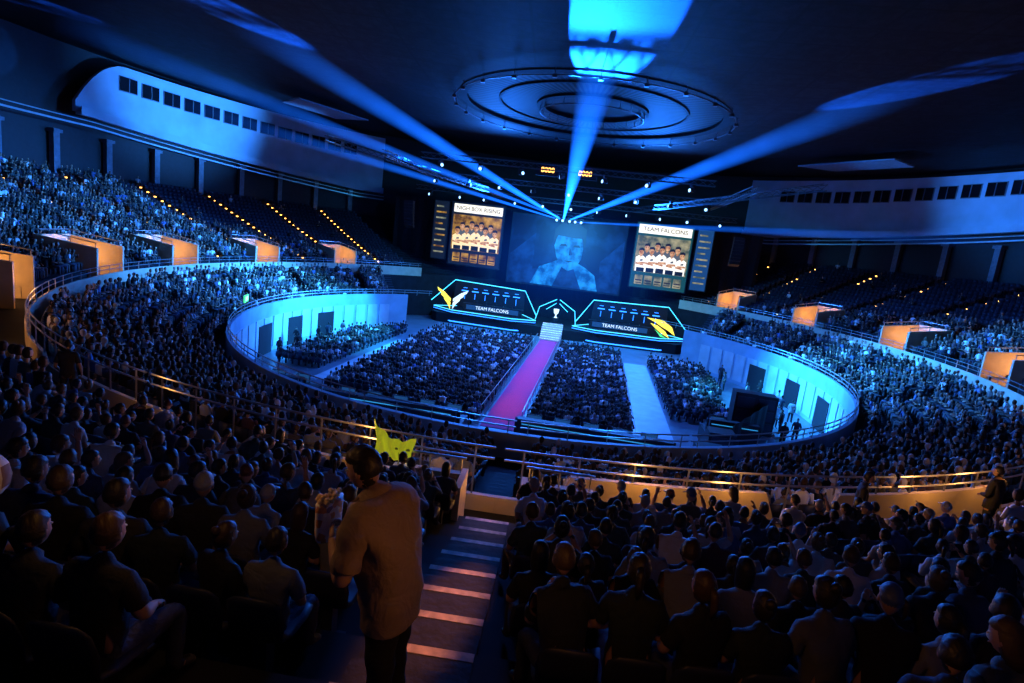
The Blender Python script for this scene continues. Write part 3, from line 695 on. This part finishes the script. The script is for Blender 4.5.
# ------------------------------------------------------------------ stage
VX=Matrix.Rotation(rad(90),3,'X')
g=G(); g.prism([(-16,25.5),(-15,24.2),(-2.2,23.6),(2.2,23.6),(15,24.2),(16,25.5),(16,33),(-16,33)],0,1.2,0)
mk(g,'stage',['dark'],T=ST,label='black raised stage deck at the end of the floor',cat='stage')
g=G()
for i in range(8): g.box((0,23.5-.34*i,(1.8-.22*i)/2),(2.5,.34,1.8-.22*i),0); g.box((0,23.35-.34*i,1.8-.22*i-.03),(2.5,.04,.07),1)
mk(g,'stage_stairs',['pale','white'],T=ST,label='pale stairs with lit edges rising to the stage',cat='stairs')
def hexp(s): return [(s*2.3,24.6),(s*5.2,23.3),(s*13.0,23.9),(s*16.0,26.2),(s*13,29.3),(s*4.6,28.8)]
for s in(-1,1):
    P=hexp(s); P=P if s>0 else P[::-1]
    g=G(); g.prism(P,1.2,1.7,0,0); pl=mk(g,'player_platform',['dark'],T=ST,label='dark hexagonal player platform outlined with light strips',cat='stage platform',group='player platforms')
    g=G(); n=len(P)
    for i in range(n): 
        a=Vector((*P[i],1.72)); b=Vector((*P[(i+1)%n],1.72)); g.tube([a,b],.05,5)
    mk(g,'led_strip',['cyan'],parent=pl)
    g=G(); Q=hexp(s)
    for i in range(3):
        a=Vector((*Q[i],1.45)); b=Vector((*Q[i+1],1.45)); g.tube([a,b],.05,5); a.z=b.z=.3; g.tube([a,b],.07,5)
    mk(g,'led_strip',['blue'],parent=pl)
    g=G(); A=[(s*2.6,27.5,2.0),(s*4.5,28.5,4.9),(s*14.0,28.5,5.2),(s*16.8,27.5,2.2)]
    g.tube(A,.06,5); mk(g,'light_arch',['cyan'],T=ST,label='angular frame of cyan light strips behind the players',cat='light frame',group='light frames')
    g=G(); g.extr([(s*4.4,28.7,1.7),(s*4.6,28.7,4.8),(s*13.9,28.7,5.1),(s*14.2,28.7,1.7)],(0,.1,0)); bw=mk(g,'booth_panel',['dark'],T=ST,label='dark backing panel behind the player desk',cat='partition',group='player booth panels')
    g=G()
    for q in range(6): g.box((s*(5.6+1.4*q),28.66,3.9),(.9,.03,.12),0); g.box((s*(5.6+1.4*q),28.66,4.3),(.5,.03,.06),0); g.box((s*(5.6+1.4*q),28.66,3.2),(.06,.03,.8),0)
    mk(g,'led_strip',['blue'],parent=bw)
    g=G(); g.box((s*8.1,25.6,2.15),(7.6,.35,.9),0); g.box((s*8.1,25.9,2.62),(7.8,1.0,.07),0)
    dk=mk(g,'player_desk',['dark'],T=ST,label='long black gaming desk with lettered front',cat='desk',group='player desks')
    g=G(); g.box((s*8.1,25.4,2.2),(6.8,.04,.6),0); mk(g,'front_panel',['bluepic'],parent=dk)
    text('TEAM FALCONS',.6,(s*8.1,25.36,2.2),VX,'white',parent=dk)
    for k in range(5):
        u=s*(5.6+1.25*k); g=G(); g.box((u,26.0,3.0),(.62,.05,.38),0); g.box((u,26.02,2.74),(.06,.06,.2),0); g.box((u,26.0,2.66),(.25,.2,.02),0); g.box((u,26.04,3.0),(.56,.02,.32),1)
        mk(g,'monitor',['dark','bluepic'],T=ST,label='flat black gaming monitor on the player desk',cat='monitor',group='player monitors')
        g=G(); g.tube([(u,27.1,2.2),(u,27.15,2.6),(u,27.2,3.05)],[(.24,.06),(.27,.07),(.18,.05)],8,0,up=(0,1,0)); g.box((u,26.9,2.15),(.5,.5,.1),0); g.tube([(u,26.9,1.75),(u,26.9,2.1)],.04,6)
        for q in range(5): g.tube([(u,26.9,1.8),(u+.3*math.sin(q*1.257),26.9+.3*math.cos(q*1.257),1.73)],.03,4)
        mk(g,'gaming_chair',['dark'],T=ST,label='black high-back gaming chair behind the desk',cat='chair',group='gaming chairs')
    g=G()
    if s<0:
        cx=-13.2; zc=3.3
        for e,mi in((-1,0),(1,1)):
            for q in range(3):
                x1=2.0-.45*q; zz=zc+.75-.5*q
                g.extr([(cx+e*.15,24.3,zz-.95),(cx+e*x1*.55,24.3,zz-.15),(cx+e*x1,24.3,zz+.3),(cx+e*x1*.92,24.3,zz-.1),(cx+e*x1*.5,24.3,zz-.6),(cx+e*.15,24.3,zz-1.3)],(0,.1,0),mi)
    else:
        cx=12.8; zc=3.1
        g.extr([(cx-1.7,24.3,zc+.9),(cx+.3,24.3,zc+.8),(cx+1.4,24.3,zc+.1),(cx+1.9,24.3,zc-.9),(cx+1.0,24.3,zc-.35),(cx+.2,24.3,zc),(cx-.5,24.3,zc+.4)],(0,.1,0),1)
        g.extr([(cx-1.2,24.3,zc+.3),(cx-.3,24.3,zc+.1),(cx+.7,24.3,zc-.5),(cx+1.3,24.3,zc-1.3),(cx+.1,24.3,zc-.7),(cx-.6,24.3,zc-.2)],(0,.1,0),1)
        g.extr([(cx-.6,24.3,zc-.35),(cx+.1,24.3,zc-.85),(cx+.9,24.3,zc-1.3),(cx+.2,24.3,zc-1.2)],(0,.1,0),0)
    mk(g,'wing_emblem',['yellow','white'] if s<0 else ['green','yellow'],T=ST,label='glowing yellow and white winged emblem' if s<0 else 'glowing yellow bird wing emblem with green accent',cat='emblem',group='team emblems')
g=G(); g.tube([(0,26.5,1.2),(0,26.5,1.5),(0,26.5,1.55),(0,26.5,2.2)],[.9,.9,.5,.45],10); mk(g,'trophy_pedestal',['dark'],T=ST,label='small round pedestal lit in cyan at centre stage',cat='pedestal')
g=G(); g.tube([(0,26.5,2.2),(0,26.5,2.35),(0,26.5,2.6),(0,26.5,2.8),(0,26.5,3.3)],[.25,.08,.1,.28,.36],12); mk(g,'trophy',['white'],T=ST,label='glowing white trophy cup on the pedestal',cat='trophy')  # cup glows with the LED material instead of catching light
g=G()
for s in(-1,1): g.tube([(s*.2,28,4.4),(s*2.3,27.6,3.2),(s*2.6,26.8,1.6)],.05,5); g.tube([(s*.2,28,3.9),(s*1.4,27.6,3.0)],.04,5)
mk(g,'light_chevron',['cyan'],T=ST,label='white chevron light strip in the middle of the stage',cat='light strip')
g=G()
pts=[(-25+.5*i, 33.4+.18*math.sin(i*1.7)) for i in range(101)]
for (a,b),(c,d) in zip(pts[:-1],pts[1:]): g.add([(a,b,0),(c,d,0),(c,d,15.5),(a,b,15.5)],[(0,1,2,3)])
mk(g,'stage_curtain',['drape'],T=ST,label='tall black curtain hanging behind the stage',cat='curtain')
g=G(); pts=[(13.4+.3*i,-12.9+.12*math.sin(i*1.9)+.55*i) for i in range(14)]
for (a,b),(c,d) in zip(pts[:-1],pts[1:]): g.add([(a,b,0),(c,d,0),(c,d,2.3),(a,b,2.3)],[(0,1,2,3)])
mk(g,'masking_curtain',['drape'],T=ST,label='low black masking curtain beside the floor seating',cat='curtain')
def screen(cu,cz,w,h,v,lbl,tw=0):
    g=G(); g.box((cu,v+.15,cz),(w+.25,.25,h+.25),0); return mk(g,'led_screen',['dark'],T=ST,label=lbl,cat='screen')
def flat(parent,polys,mats,nm='display'):
    g=G()
    for P,mi,y in polys:
        g.add([(p[0],y,p[1]) for p in P],[tuple(range(len(P)))],mi)
    return mk(g,nm,mats,parent=parent)
def rectp(x0,x1,z0,z1): return [(x0,z0),(x1,z0),(x1,z1),(x0,z1)]
for s,bg,ttl in((-1,'orangepic','NIGH BOX RISING'),(1,'palepic','TEAM FALCONS')):
    cu=s*12.2; cz=11.3; sc=screen(cu,cz,7.0,8.2,29.9,'large square screen showing a team photo and roster above the stage'); y=29.9
    Z=.3
    polys=[(rectp(cu-3.5,cu+3.5,6.9+Z,15.1+Z),0,y),(rectp(cu-3.3,cu+3.3,8.9+Z,13.5+Z),1,y-.03)]
    polys.append((rectp(cu-3.3,cu+3.3,13.8+Z,14.9+Z),7,y-.03))
    rows=[(k,.55,0) for k in (0.5,1.5,2.5,3.5)]+[(k,0,1) for k in (0,4,1,3,2)]
    for k,up,front in rows:
        x=cu-2.45+1.22*k; z0=8.95+Z+up*1.0; hh=(1.0 if front else .98)+.1*(2-abs(k-2)); yy=y-.05-.02*(2-abs(k-2))-.05*front; tl=.06*(k-2)
        polys+=[([(x-.66,z0-up),(x+.66,z0-up),(x+.7,z0+1.2*hh),(x+.62+tl,z0+1.75*hh),(x+.25+tl,z0+2.02*hh),(x-.25+tl,z0+2.02*hh),(x-.62+tl,z0+1.75*hh),(x-.7,z0+1.2*hh)],4 if front else 8,yy)]
        if front: polys+=[([(x-.68,z0+.9*hh),(x+.3,z0+.75*hh),(x+.35,z0+.95*hh),(x-.66,z0+1.15*hh)],5,yy-.004),([(x+.68,z0+1.0*hh),(x-.3,z0+1.0*hh),(x-.35,z0+1.2*hh),(x+.66,z0+1.25*hh)],5,yy-.006),
           ([(x-.08+tl,z0+1.3*hh),(x+.3+tl,z0+1.35*hh),(x+.28+tl,z0+1.6*hh),(x-.05+tl,z0+1.5*hh)],8,yy-.004),(rectp(x-.5,x+.5,z0,z0+.5*hh),3,yy-.004)]
        polys+=[([(x-.22+tl,z0+2.02*hh),(x+.22+tl,z0+2.02*hh),(x+tl,z0+1.8*hh)],5,yy-.004)]
        cx,cz2=x+tl,z0+2.45*hh; polys+=[([(cx+.31*math.cos(t*.524),cz2+.44*math.sin(t*.524)) for t in range(12)],5,yy-.005),
          ([(cx-.33,cz2+.1),(cx-.2,cz2+.22),(cx+.1,cz2+.26),(cx+.23,cz2+.2),(cx+.33,cz2+.05),(cx+.34,cz2+.4),(cx+.1,cz2+.58),(cx-.3,cz2+.46)],3,yy-.008),
          (rectp(cx-.18,cx-.08,cz2-.02,cz2+.04),3,yy-.008),(rectp(cx+.08,cx+.18,cz2-.02,cz2+.04),3,yy-.008)]
        if front: polys+=[(rectp(x-.5,x+.5,7.3+Z,8.5+Z),6,y-.06),(rectp(x-.4,x+.4,7.75+Z,7.9+Z),3,y-.07),(rectp(x-.4,x+.4,7.45+Z,7.55+Z),3,y-.07)]
    flat(sc,polys,['darkpic' if s<0 else 'tealpic',bg,'yellow','darkpic','shirtpic' if s<0 else 'shirtpale','skinpic','orangepic' if s<0 else 'palepic','shirtpale','greypic'])
    text(ttl,.74,(cu,y-.06,14.35+Z),VX,'darkpic',parent=sc,sx=.98 if s<0 else 1.04)
    cu2=s*17.2; sc=screen(cu2,11.5,1.9,7.6,29.9,'narrow tall screen with rows of small text'); polys=[(rectp(cu2-.95,cu2+.95,7.7,15.3),0,y)]
    for k in range(9):
        z=14.6-.75*k; polys+=[(rectp(cu2-.7,cu2+(.7 if k%3 else .3),z-.1,z+.1),1 if k%2 else 2,y-.03)]
    flat(sc,polys,['darkpic' if s<0 else 'bluepic','orangepic' if s<0 else 'palepic','palepic'])
M['centre']=pic_noise('centre_display',(.0,.002,.012),(.004,.07,.32),.4,.6,(.48,.85))
M['navypic']=pic_noise('picture_navy',(.0,.006,.035),(.005,.06,.3),.6,.7); M['azurepic']=pic_noise('picture_azure',(.0,.06,.25),(.02,.35,1),.8,1.0)
sc=screen(0,10.3,15,9.0,30.4,'wide dark blue screen showing a close blue portrait'); g=G(); g.box((0,30.4,10.3),(15,.05,9.0)); mk(g,'display',['centre'],parent=sc)
polys=[]
def face(x,z,k,y0,yawf):
    pts=[(-.55,.5),(-.62,.1),(-.55,-.35),(-.3,-.75),(.0,-.9),(.3,-.78),(.52,-.35),(.6,.1),(.55,.5),(.3,.8),(-.3,.8)]
    polys.append(([(x+(a+.12*yawf*(b<0))*k,z+b*k) for a,b in pts],1,y0))
    polys.append(([(x-.68*k,z+.2*k),(x-.5*k,z+.55*k),(x+.1*k*yawf,z+.5*k),(x+.5*k,z+.5*k),(x+.68*k,z+.1*k),(x+.66*k,z+.9*k),(x+.2*k,z+1.15*k),(x-.4*k,z+1.1*k),(x-.66*k,z+.8*k)],2,y0-.012))
    for e in(-1,1):
        polys.append(([(x+(e*.28-.16+.08*yawf)*k,z+.12*k),(x+(e*.28+.16+.08*yawf)*k,z+.12*k),(x+(e*.28+.1+.08*yawf)*k,z+.22*k),(x+(e*.28-.1+.08*yawf)*k,z+.2*k)],2,y0-.01))
    polys.append(([(x+.08*yawf*k,z+.1*k),(x+(.14+.12*yawf)*k,z-.22*k),(x+(-.02+.1*yawf)*k,z-.25*k)],0,y0-.01))
    polys.append(([(x+(-.18+.1*yawf)*k,z-.48*k),(x+(.2+.1*yawf)*k,z-.46*k),(x+(.0+.1*yawf)*k,z-.54*k)],2,y0-.01))
lo=5.9
for (x0,x1,h0,h1) in((-7.4,-4.2,9.5,12.6),(4.6,7.4,12.8,9.8)): polys.append(([(x0,lo),(x1,lo),(x1,h0 if x0>0 else h1),(x0,h1 if x0>0 else h0)],0,30.33))
x,z,k=.3,10.9,3.1
polys.append(([(x-7.0,lo),(x+7.0,lo),(x+5.2,z-1.0*k),(x+.4*k,z-.7*k),(x-.4*k,z-.7*k),(x-5.2,z-1.05*k)],0,30.3))
face(x,z,k,30.27,.5)
polys.append(([(x-4.6,lo),(x-1.6,lo),(x-.5,z-2.0),(x-1.0,z-1.3),(x-2.0,z-1.9),(x-3.6,z-2.6)],1,30.24))
polys.append(([(x+4.4,lo),(x+2.2,lo),(x+.9,z-2.3),(x+1.5,z-1.7),(x+2.6,z-2.2),(x+3.8,z-3.0)],1,30.24))
flat(sc,polys,['navypic','azurepic','darkpic'],'portrait')
for s in(-1,1):
    g=G()
    for k in range(8): g.box((s*20.4,26+.08*k*k*.15,14.5-.42*k),(1.2,.7,.38),0,Matrix.Rotation(-.06*k,3,'X'))
    mk(g,'line_array_speaker',['dark'],T=ST,label='curved black line array speaker hung beside the stage',cat='speaker',group='hanging speakers')
def truss(p0,p1,s=.5,nm='lighting_truss',lab='grey metal box truss hung beneath the roof'):
    p0=Vector(p0);p1=Vector(p1); d=(p1-p0); L=d.length; d.normalize(); x=d.cross(Vector((0,0,1))); x=x.normalized() if x.length>.1 else Vector((1,0,0)); z=x.cross(d)
    g=G(); cs=[p0+x*a*s/2+z*b*s/2 for a in(-1,1) for b in(-1,1)]
    for c in cs: g.tube([c,c+d*L],.04,5)
    n=int(L/.8)
    for i in range(n):
        for a,b in((0,1),(1,3),(3,2),(2,0)): g.tube([cs[a]+d*L*i/n,cs[b]+d*L*(i+1)/n],.022,4)
    return mk(g,nm,['truss'],T=ST,label=lab,cat='truss',group='roof trusses')
for a,b in(((-20,27,16.6),(20,27,16.6)),((-17,19,17.6),(17,19,17.6)),((-14,10,18.4),(14,10,18.4)),((-17,8,18),(-17,30,18)),((17,8,18),(17,30,18)),((8,27,16.6),(22,6,18.5)),((-8,27,16.6),(-22,6,18.5))): truss(a,b)
def ml_mesh():
    g=G(); g.box((0,0,-.08),(.42,.32,.16)); a=mesh_from(g,'ml_base',['dark'],False)
    g=G(); g.box((-.24,0,-.4),(.06,.16,.5)); g.box((.24,0,-.4),(.06,.16,.5)); g.box((0,0,-.18),(.54,.16,.06)); b=mesh_from(g,'ml_yoke',['dark'],False)
    g=G(); g.tube([(0,.25,-.5),(0,.15,-.5),(0,-.1,-.5),(0,-.28,-.5)],[.12,.17,.19,.2],12,0,up=(0,0,1)); g.tube([(0,-.281,-.5),(0,-.3,-.5)],[.16,.16],12,1,up=(0,0,1)); c=mesh_from(g,'ml_head',['dark','mlens'])
    return a,b,c
M['mlens']=mat('lamp_lens',(.1,.2,.5),.2,(.3,.6,1),3,var=0)
ML=ml_mesh()
def stage_light(u,v,z,yaw=0):
    o=bpy.data.objects.new('stage_light',ML[0]); COL.objects.link(o); o.matrix_world=ST@Matrix.Translation((u,v,z))@Matrix.Rotation(yaw,4,'Z')
    for nm,me in(('yoke',ML[1]),('lamp_head',ML[2])): c=bpy.data.objects.new(nm,me); COL.objects.link(c); c.parent=o
    tag(o,'black moving-head stage light hanging from a truss','stage light','moving-head lights')
for k in range(11): stage_light(-18+3.6*k,27,16.3,rng.uniform(-1.6,1.6))
for k in range(9): stage_light(-15+3.75*k,19,17.3,rng.uniform(-1.6,1.6))
for k in range(7): stage_light(-12+4*k,10,18.1,rng.uniform(-1.6,1.6))
for k in range(5): stage_light(-1.6+.8*k,28.2,14.9,rng.uniform(-.4,.4))
truss((-3,28.2,15.3),(3,28.2,15.3),.4)
for s in(-1,1):
    g=G(); g.box((s*1.9,14,18.6),(2.4,.3,1.1),0); sb=mk(g,'scoreboard',['dark'],T=ST,label='small black hanging scoreboard with orange digits',cat='scoreboard',group='hanging scoreboards')
    text('0000',.7,(s*1.9,13.83,18.6),VX,'amber',parent=sb)
# ------------------------------------------------------------------ floor items
g=G(); g.box((0,4.0,.015),(2.2,34.5,.03)); mk(g,'red_carpet',['carpet'],T=ST,label='long magenta lit carpet runner leading to the stage',cat='carpet')
for (u0,u1,v0,v1) in((8.5,10.8,-12,14),(-14.4,-12.6,-9,9)):
    g=G(); g.box(((u0+u1)/2,(v0+v1)/2,.01),(u1-u0,v1-v0,.02)); mk(g,'floor_mat',['pale'],T=ST,label='pale walkway matting between floor seat blocks',cat='floor mat',group='walkway mats')
for s in(-1,1):
    g=G(); 
    for k in range(22):
        v=-12.5+1.5*k; g.tube([(s*1.3,v,0),(s*1.3,v,1.05)],.025,5)
    g.tube([(s*1.3,-12.5,1.05),(s*1.3,19,1.05)],.03,5); g.tube([(s*1.3,-12.5,.12),(s*1.3,19,.12)],.03,5)
    mk(g,'crowd_barrier',['rail'],T=ST,label='low metal crowd barrier along the carpet',cat='barrier',group='carpet barriers')
for (u,v,w) in((5.6,-15.4,8.5),(-5.6,-15.8,8),(14.0,-9.5,3),(-13,-14.5,3.5)):
    g=G(); g.box((u,v,.5),(w,2.2,1.0),0); g.box((u,v-1.0,1.2),(w,.12,1.4),0); g.box((u,v-1.3,1.0),(w*.96,.5,2.0),0)
    pd=mk(g,'control_desk',['dark'],T=ST,label='black draped production control desk',cat='desk',group='production desks')
    g=G(); g.box((u,v-1.56,1.75),(w*.9,.03,.05),0); mk(g,'led_strip',['dimcyan'],parent=pd)
    for k in range(int(w/1.6)):
        x=u-w/2+.9+1.6*k; g=G(); g.box((x,v+.5,1.45),(.9,.06,.55),0); g.box((x,v+.46,1.45),(.82,.02,.47),1); g.box((x,v+.5,1.1),(.08,.08,.2),0)
        mk(g,'monitor',['dark','bluepic'],T=ST,label='monitor glowing blue on the control desk',cat='monitor',group='control desk monitors')
for (u,v,h) in((15.6,-6.0,3.0),(17.2,-5.2,2.8),(12.4,-14.6,2.4),(9.8,-18.0,2.0),(11.4,-17.0,2.2)):
    g=G(); g.box((u,v,h/2),(1.4,1.2,h),0)
    for k in range(3): g.box((u,v-.62,h*(.2+.3*k)),(1.1,.05,h*.24),1)
    mk(g,'speaker_stack',['dark','seat'],T=ST,label='tall black speaker cabinet stack on the floor',cat='speaker',group='floor speakers')
for k in range(11):
    u=-11.5+2.1*k
    if abs(u)<1 or u>8.5: continue
    g=G(); g.box((u,-18.6,.6),(1.9,.06,1.1),0); g.tube([(u-.9,-18.6,0),(u-.9,-18.6,1.2),(u+.9,-18.6,1.2),(u+.9,-18.6,0)],.03,5,1); g.box((u,-18.3,.03),(1.8,.6,.04),1)
    mk(g,'barricade',['dark','rail'],T=ST,label='black panelled crowd barricade standing on the floor',cat='barrier',group='black barricades')
for p in(-72,-84,-97,70,84,98):
    g=G(); g.box((0,21.72,1.2),(2.2,.12,2.4),0); mk(g,'door_%d'%(abs(p)*(1 if p>0 else 2)),['dark'],T=RT(p),wp=True,label='dark doorway in the arena floor wall',kind='structure')
g=G(); g.box((0,22.2,4.9),(1.2,.1,.5)); ex=mk(g,'exit_sign',['green'],T=RT(-108),label='small lit green exit sign above the pit wall',cat='sign')
text('EXIT',.4,(0,22.14,4.9),VX,'white',parent=ex)
# ------------------------------------------------------------------ beams and haze, built as glowing volumes
def mnode(nt,op,a,b=None):
    n=nt.nodes.new('ShaderNodeMath'); n.operation=op
    for k,x in((0,a),(1,b)):
        if x is None: continue
        if isinstance(x,(int,float)): n.inputs[k].default_value=x
        else: nt.links.new(x,n.inputs[k])
    return n.outputs[0]
def beam_mat(i,strength,L,r0,r1):  # emission shaped as a fading cone in place of scattered light
    m=bpy.data.materials.new('beam_glow_cone_%d'%i); m.use_nodes=True; nt=m.node_tree; nt.nodes.remove(nt.nodes['Principled BSDF']); out=nt.nodes['Material Output']
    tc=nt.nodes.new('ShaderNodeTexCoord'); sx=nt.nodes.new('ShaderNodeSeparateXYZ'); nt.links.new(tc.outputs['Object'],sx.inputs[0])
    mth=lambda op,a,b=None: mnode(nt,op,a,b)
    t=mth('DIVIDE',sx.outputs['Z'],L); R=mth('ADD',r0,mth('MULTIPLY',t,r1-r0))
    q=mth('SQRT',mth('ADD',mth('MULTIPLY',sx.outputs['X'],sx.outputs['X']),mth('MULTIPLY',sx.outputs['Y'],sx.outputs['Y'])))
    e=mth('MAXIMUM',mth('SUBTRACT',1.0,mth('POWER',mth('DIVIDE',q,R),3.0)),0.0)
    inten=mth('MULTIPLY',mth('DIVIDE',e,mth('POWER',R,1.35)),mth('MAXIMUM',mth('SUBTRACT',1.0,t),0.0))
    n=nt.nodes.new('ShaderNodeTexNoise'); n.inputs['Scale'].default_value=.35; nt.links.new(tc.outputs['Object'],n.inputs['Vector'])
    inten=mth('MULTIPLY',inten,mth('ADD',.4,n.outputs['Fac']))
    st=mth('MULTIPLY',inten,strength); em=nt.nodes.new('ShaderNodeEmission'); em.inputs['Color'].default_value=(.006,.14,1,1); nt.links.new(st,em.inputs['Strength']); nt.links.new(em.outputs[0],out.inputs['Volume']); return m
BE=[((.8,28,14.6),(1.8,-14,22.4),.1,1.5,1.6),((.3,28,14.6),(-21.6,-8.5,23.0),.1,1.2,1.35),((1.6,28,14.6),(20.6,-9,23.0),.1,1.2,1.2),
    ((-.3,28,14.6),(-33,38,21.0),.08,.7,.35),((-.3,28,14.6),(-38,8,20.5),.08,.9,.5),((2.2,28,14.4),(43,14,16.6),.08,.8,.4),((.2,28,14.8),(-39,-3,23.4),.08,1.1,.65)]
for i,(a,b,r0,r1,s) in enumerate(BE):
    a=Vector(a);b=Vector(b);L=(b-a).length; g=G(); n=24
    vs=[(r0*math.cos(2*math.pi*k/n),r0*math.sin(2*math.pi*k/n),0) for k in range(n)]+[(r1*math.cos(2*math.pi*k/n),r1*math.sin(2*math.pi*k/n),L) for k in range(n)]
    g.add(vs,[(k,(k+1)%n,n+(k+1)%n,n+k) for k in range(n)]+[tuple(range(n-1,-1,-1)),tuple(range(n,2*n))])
    mk(g,'beam_glow_cone',[beam_mat(i,s,L,r0,r1)],T=Matrix.Translation(a)@(b-a).to_track_quat('Z','Y').to_matrix().to_4x4(),origin=(0,0,0),label='glowing blue cone standing in for a hazy stage beam',cat='light beam',group='glowing beam cones')
    if i in(1,2,6): lightobj('beam_light','SPOT',a,{1:9000000,2:6000000,6:8000000}[i],(.006,.12,1),.12,target=b,spot=5.6,blend=.2,scale=(1,.5,1))
    if i in(4,): lightobj('beam_light','SPOT',a,50000,(.01,.17,1),.12,target=b,spot=5,blend=.3)
lightobj('beam_light','SPOT',(.8,28,14.6),4600000,(.004,.11,1),.12,target=(2.4,-16,23),spot=7.4,blend=.06,scale=(1,.42,1))
m=bpy.data.materials.new('stage_haze_glow'); m.use_nodes=True; nt=m.node_tree; nt.nodes.remove(nt.nodes['Principled BSDF'])  # self-glowing ellipsoid added for the blue glow around the stage
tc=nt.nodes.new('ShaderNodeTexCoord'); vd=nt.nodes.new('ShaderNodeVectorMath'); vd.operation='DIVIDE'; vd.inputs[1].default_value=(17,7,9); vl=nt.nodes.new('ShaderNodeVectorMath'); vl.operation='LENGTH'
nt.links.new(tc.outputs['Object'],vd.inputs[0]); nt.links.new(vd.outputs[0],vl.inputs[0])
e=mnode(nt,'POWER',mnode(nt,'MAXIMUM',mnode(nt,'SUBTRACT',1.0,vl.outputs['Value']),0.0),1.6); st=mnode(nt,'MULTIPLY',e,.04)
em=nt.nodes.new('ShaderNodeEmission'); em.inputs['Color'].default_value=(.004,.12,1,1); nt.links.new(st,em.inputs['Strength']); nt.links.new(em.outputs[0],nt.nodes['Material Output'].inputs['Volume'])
g=G(); g.ell((0,0,0),(17,7,9),24,16,0); mk(g,'stage_haze_glow',[m],T=ST@Matrix.Translation((0,22,9.3)),origin=(0,0,0),label='soft blue self-glowing haze added over the stage',cat='haze',kind='stuff')
# ------------------------------------------------------------------ lights
B=(.015,.18,1); CY=(.05,.45,1)
lightobj('key','AREA',(-9,24,15.5),9500,B,5,target=(-14,-30,4),T=ST)
lightobj('key','AREA',(9,24,15.5),11000,B,5,target=(14,-30,4),T=ST)
lightobj('stageglow','AREA',(0,20,14),5000,CY,4,target=(0,27,1),T=ST)
lightobj('frontglow','SPOT',(0,24,15),12000,(.03,.3,1),.5,target=(0,10,0),T=ST,spot=90,blend=.8)
lightobj('floorwash','AREA',(0,2,18),8000,(.05,.17,1),6,target=(0,2,0),T=ST)
lightobj('leftwash','SPOT',(-6,6,18),120000,(.035,.26,1),.3,target=(-34,0,6),spot=66,blend=.8)
lightobj('rightwash','SPOT',(6,6,18),100000,(.035,.26,1),.3,target=(30,-6,5),spot=62,blend=.8)
lightobj('pitleft','SPOT',(-8,6,10),36000,(.03,.42,1),.4,target=(-21,6,1.5),spot=66,blend=.7)
lightobj('pitright','SPOT',(8,2,10),30000,(.03,.42,1),.4,target=(21,0,1.0),spot=66,blend=.7)
lightobj('bandl','SPOT',(-16,14,14),95000,(.04,.28,1),.5,target=(-44,20,23),spot=44,blend=.9)
lightobj('bandr','SPOT',(14,10,14),42000,(.03,.24,.9),.5,target=(46,15,22.5),spot=40,blend=.9)
for v,c in((-8,(1,.02,.15)),(0,(1,.02,.22)),(8,(.9,.04,.4)),(15,(.5,.1,1))): lightobj('carpetspot','SPOT',(0,v+2,16),2600,c,.2,target=(0,v,0),T=ST,spot=34,blend=.8,scale=(.24,1,1))
for p,e in((174,48),(186,40),(170,40),(160,45),(156,35),(198,14),(-140,30),(-128,30)): lightobj('walkway','POINT',pos(35.4,p,7.2),e,WARM,.12)
lightobj('landing','POINT',(0,-35.9,6.9),16,WARM,.1)
lightobj('step_glint_spot','SPOT',(1.2,-26,20),15000,(1,.3,.05),.1,target=(0,-40.8,8.0),spot=13,blend=.7,scale=(.2,1,1))  # unseen warm spot added for orange glints on the steps
lightobj('aisle','POINT',(1.1,-44.0,10.3),12,(1,.36,.08),.15)  # unseen warm fill added to light the standing man's back
lightobj('aisle','POINT',(-1.25,-43.2,10.4),8,(1,.45,.14),.1)  # second unseen fill, added to bring out his front and the bag
w=bpy.data.worlds.new('World'); scene.world=w; w.use_nodes=True; w.node_tree.nodes['Background'].inputs[0].default_value=(.01,.06,.25,1); w.node_tree.nodes['Background'].inputs[1].default_value=.005
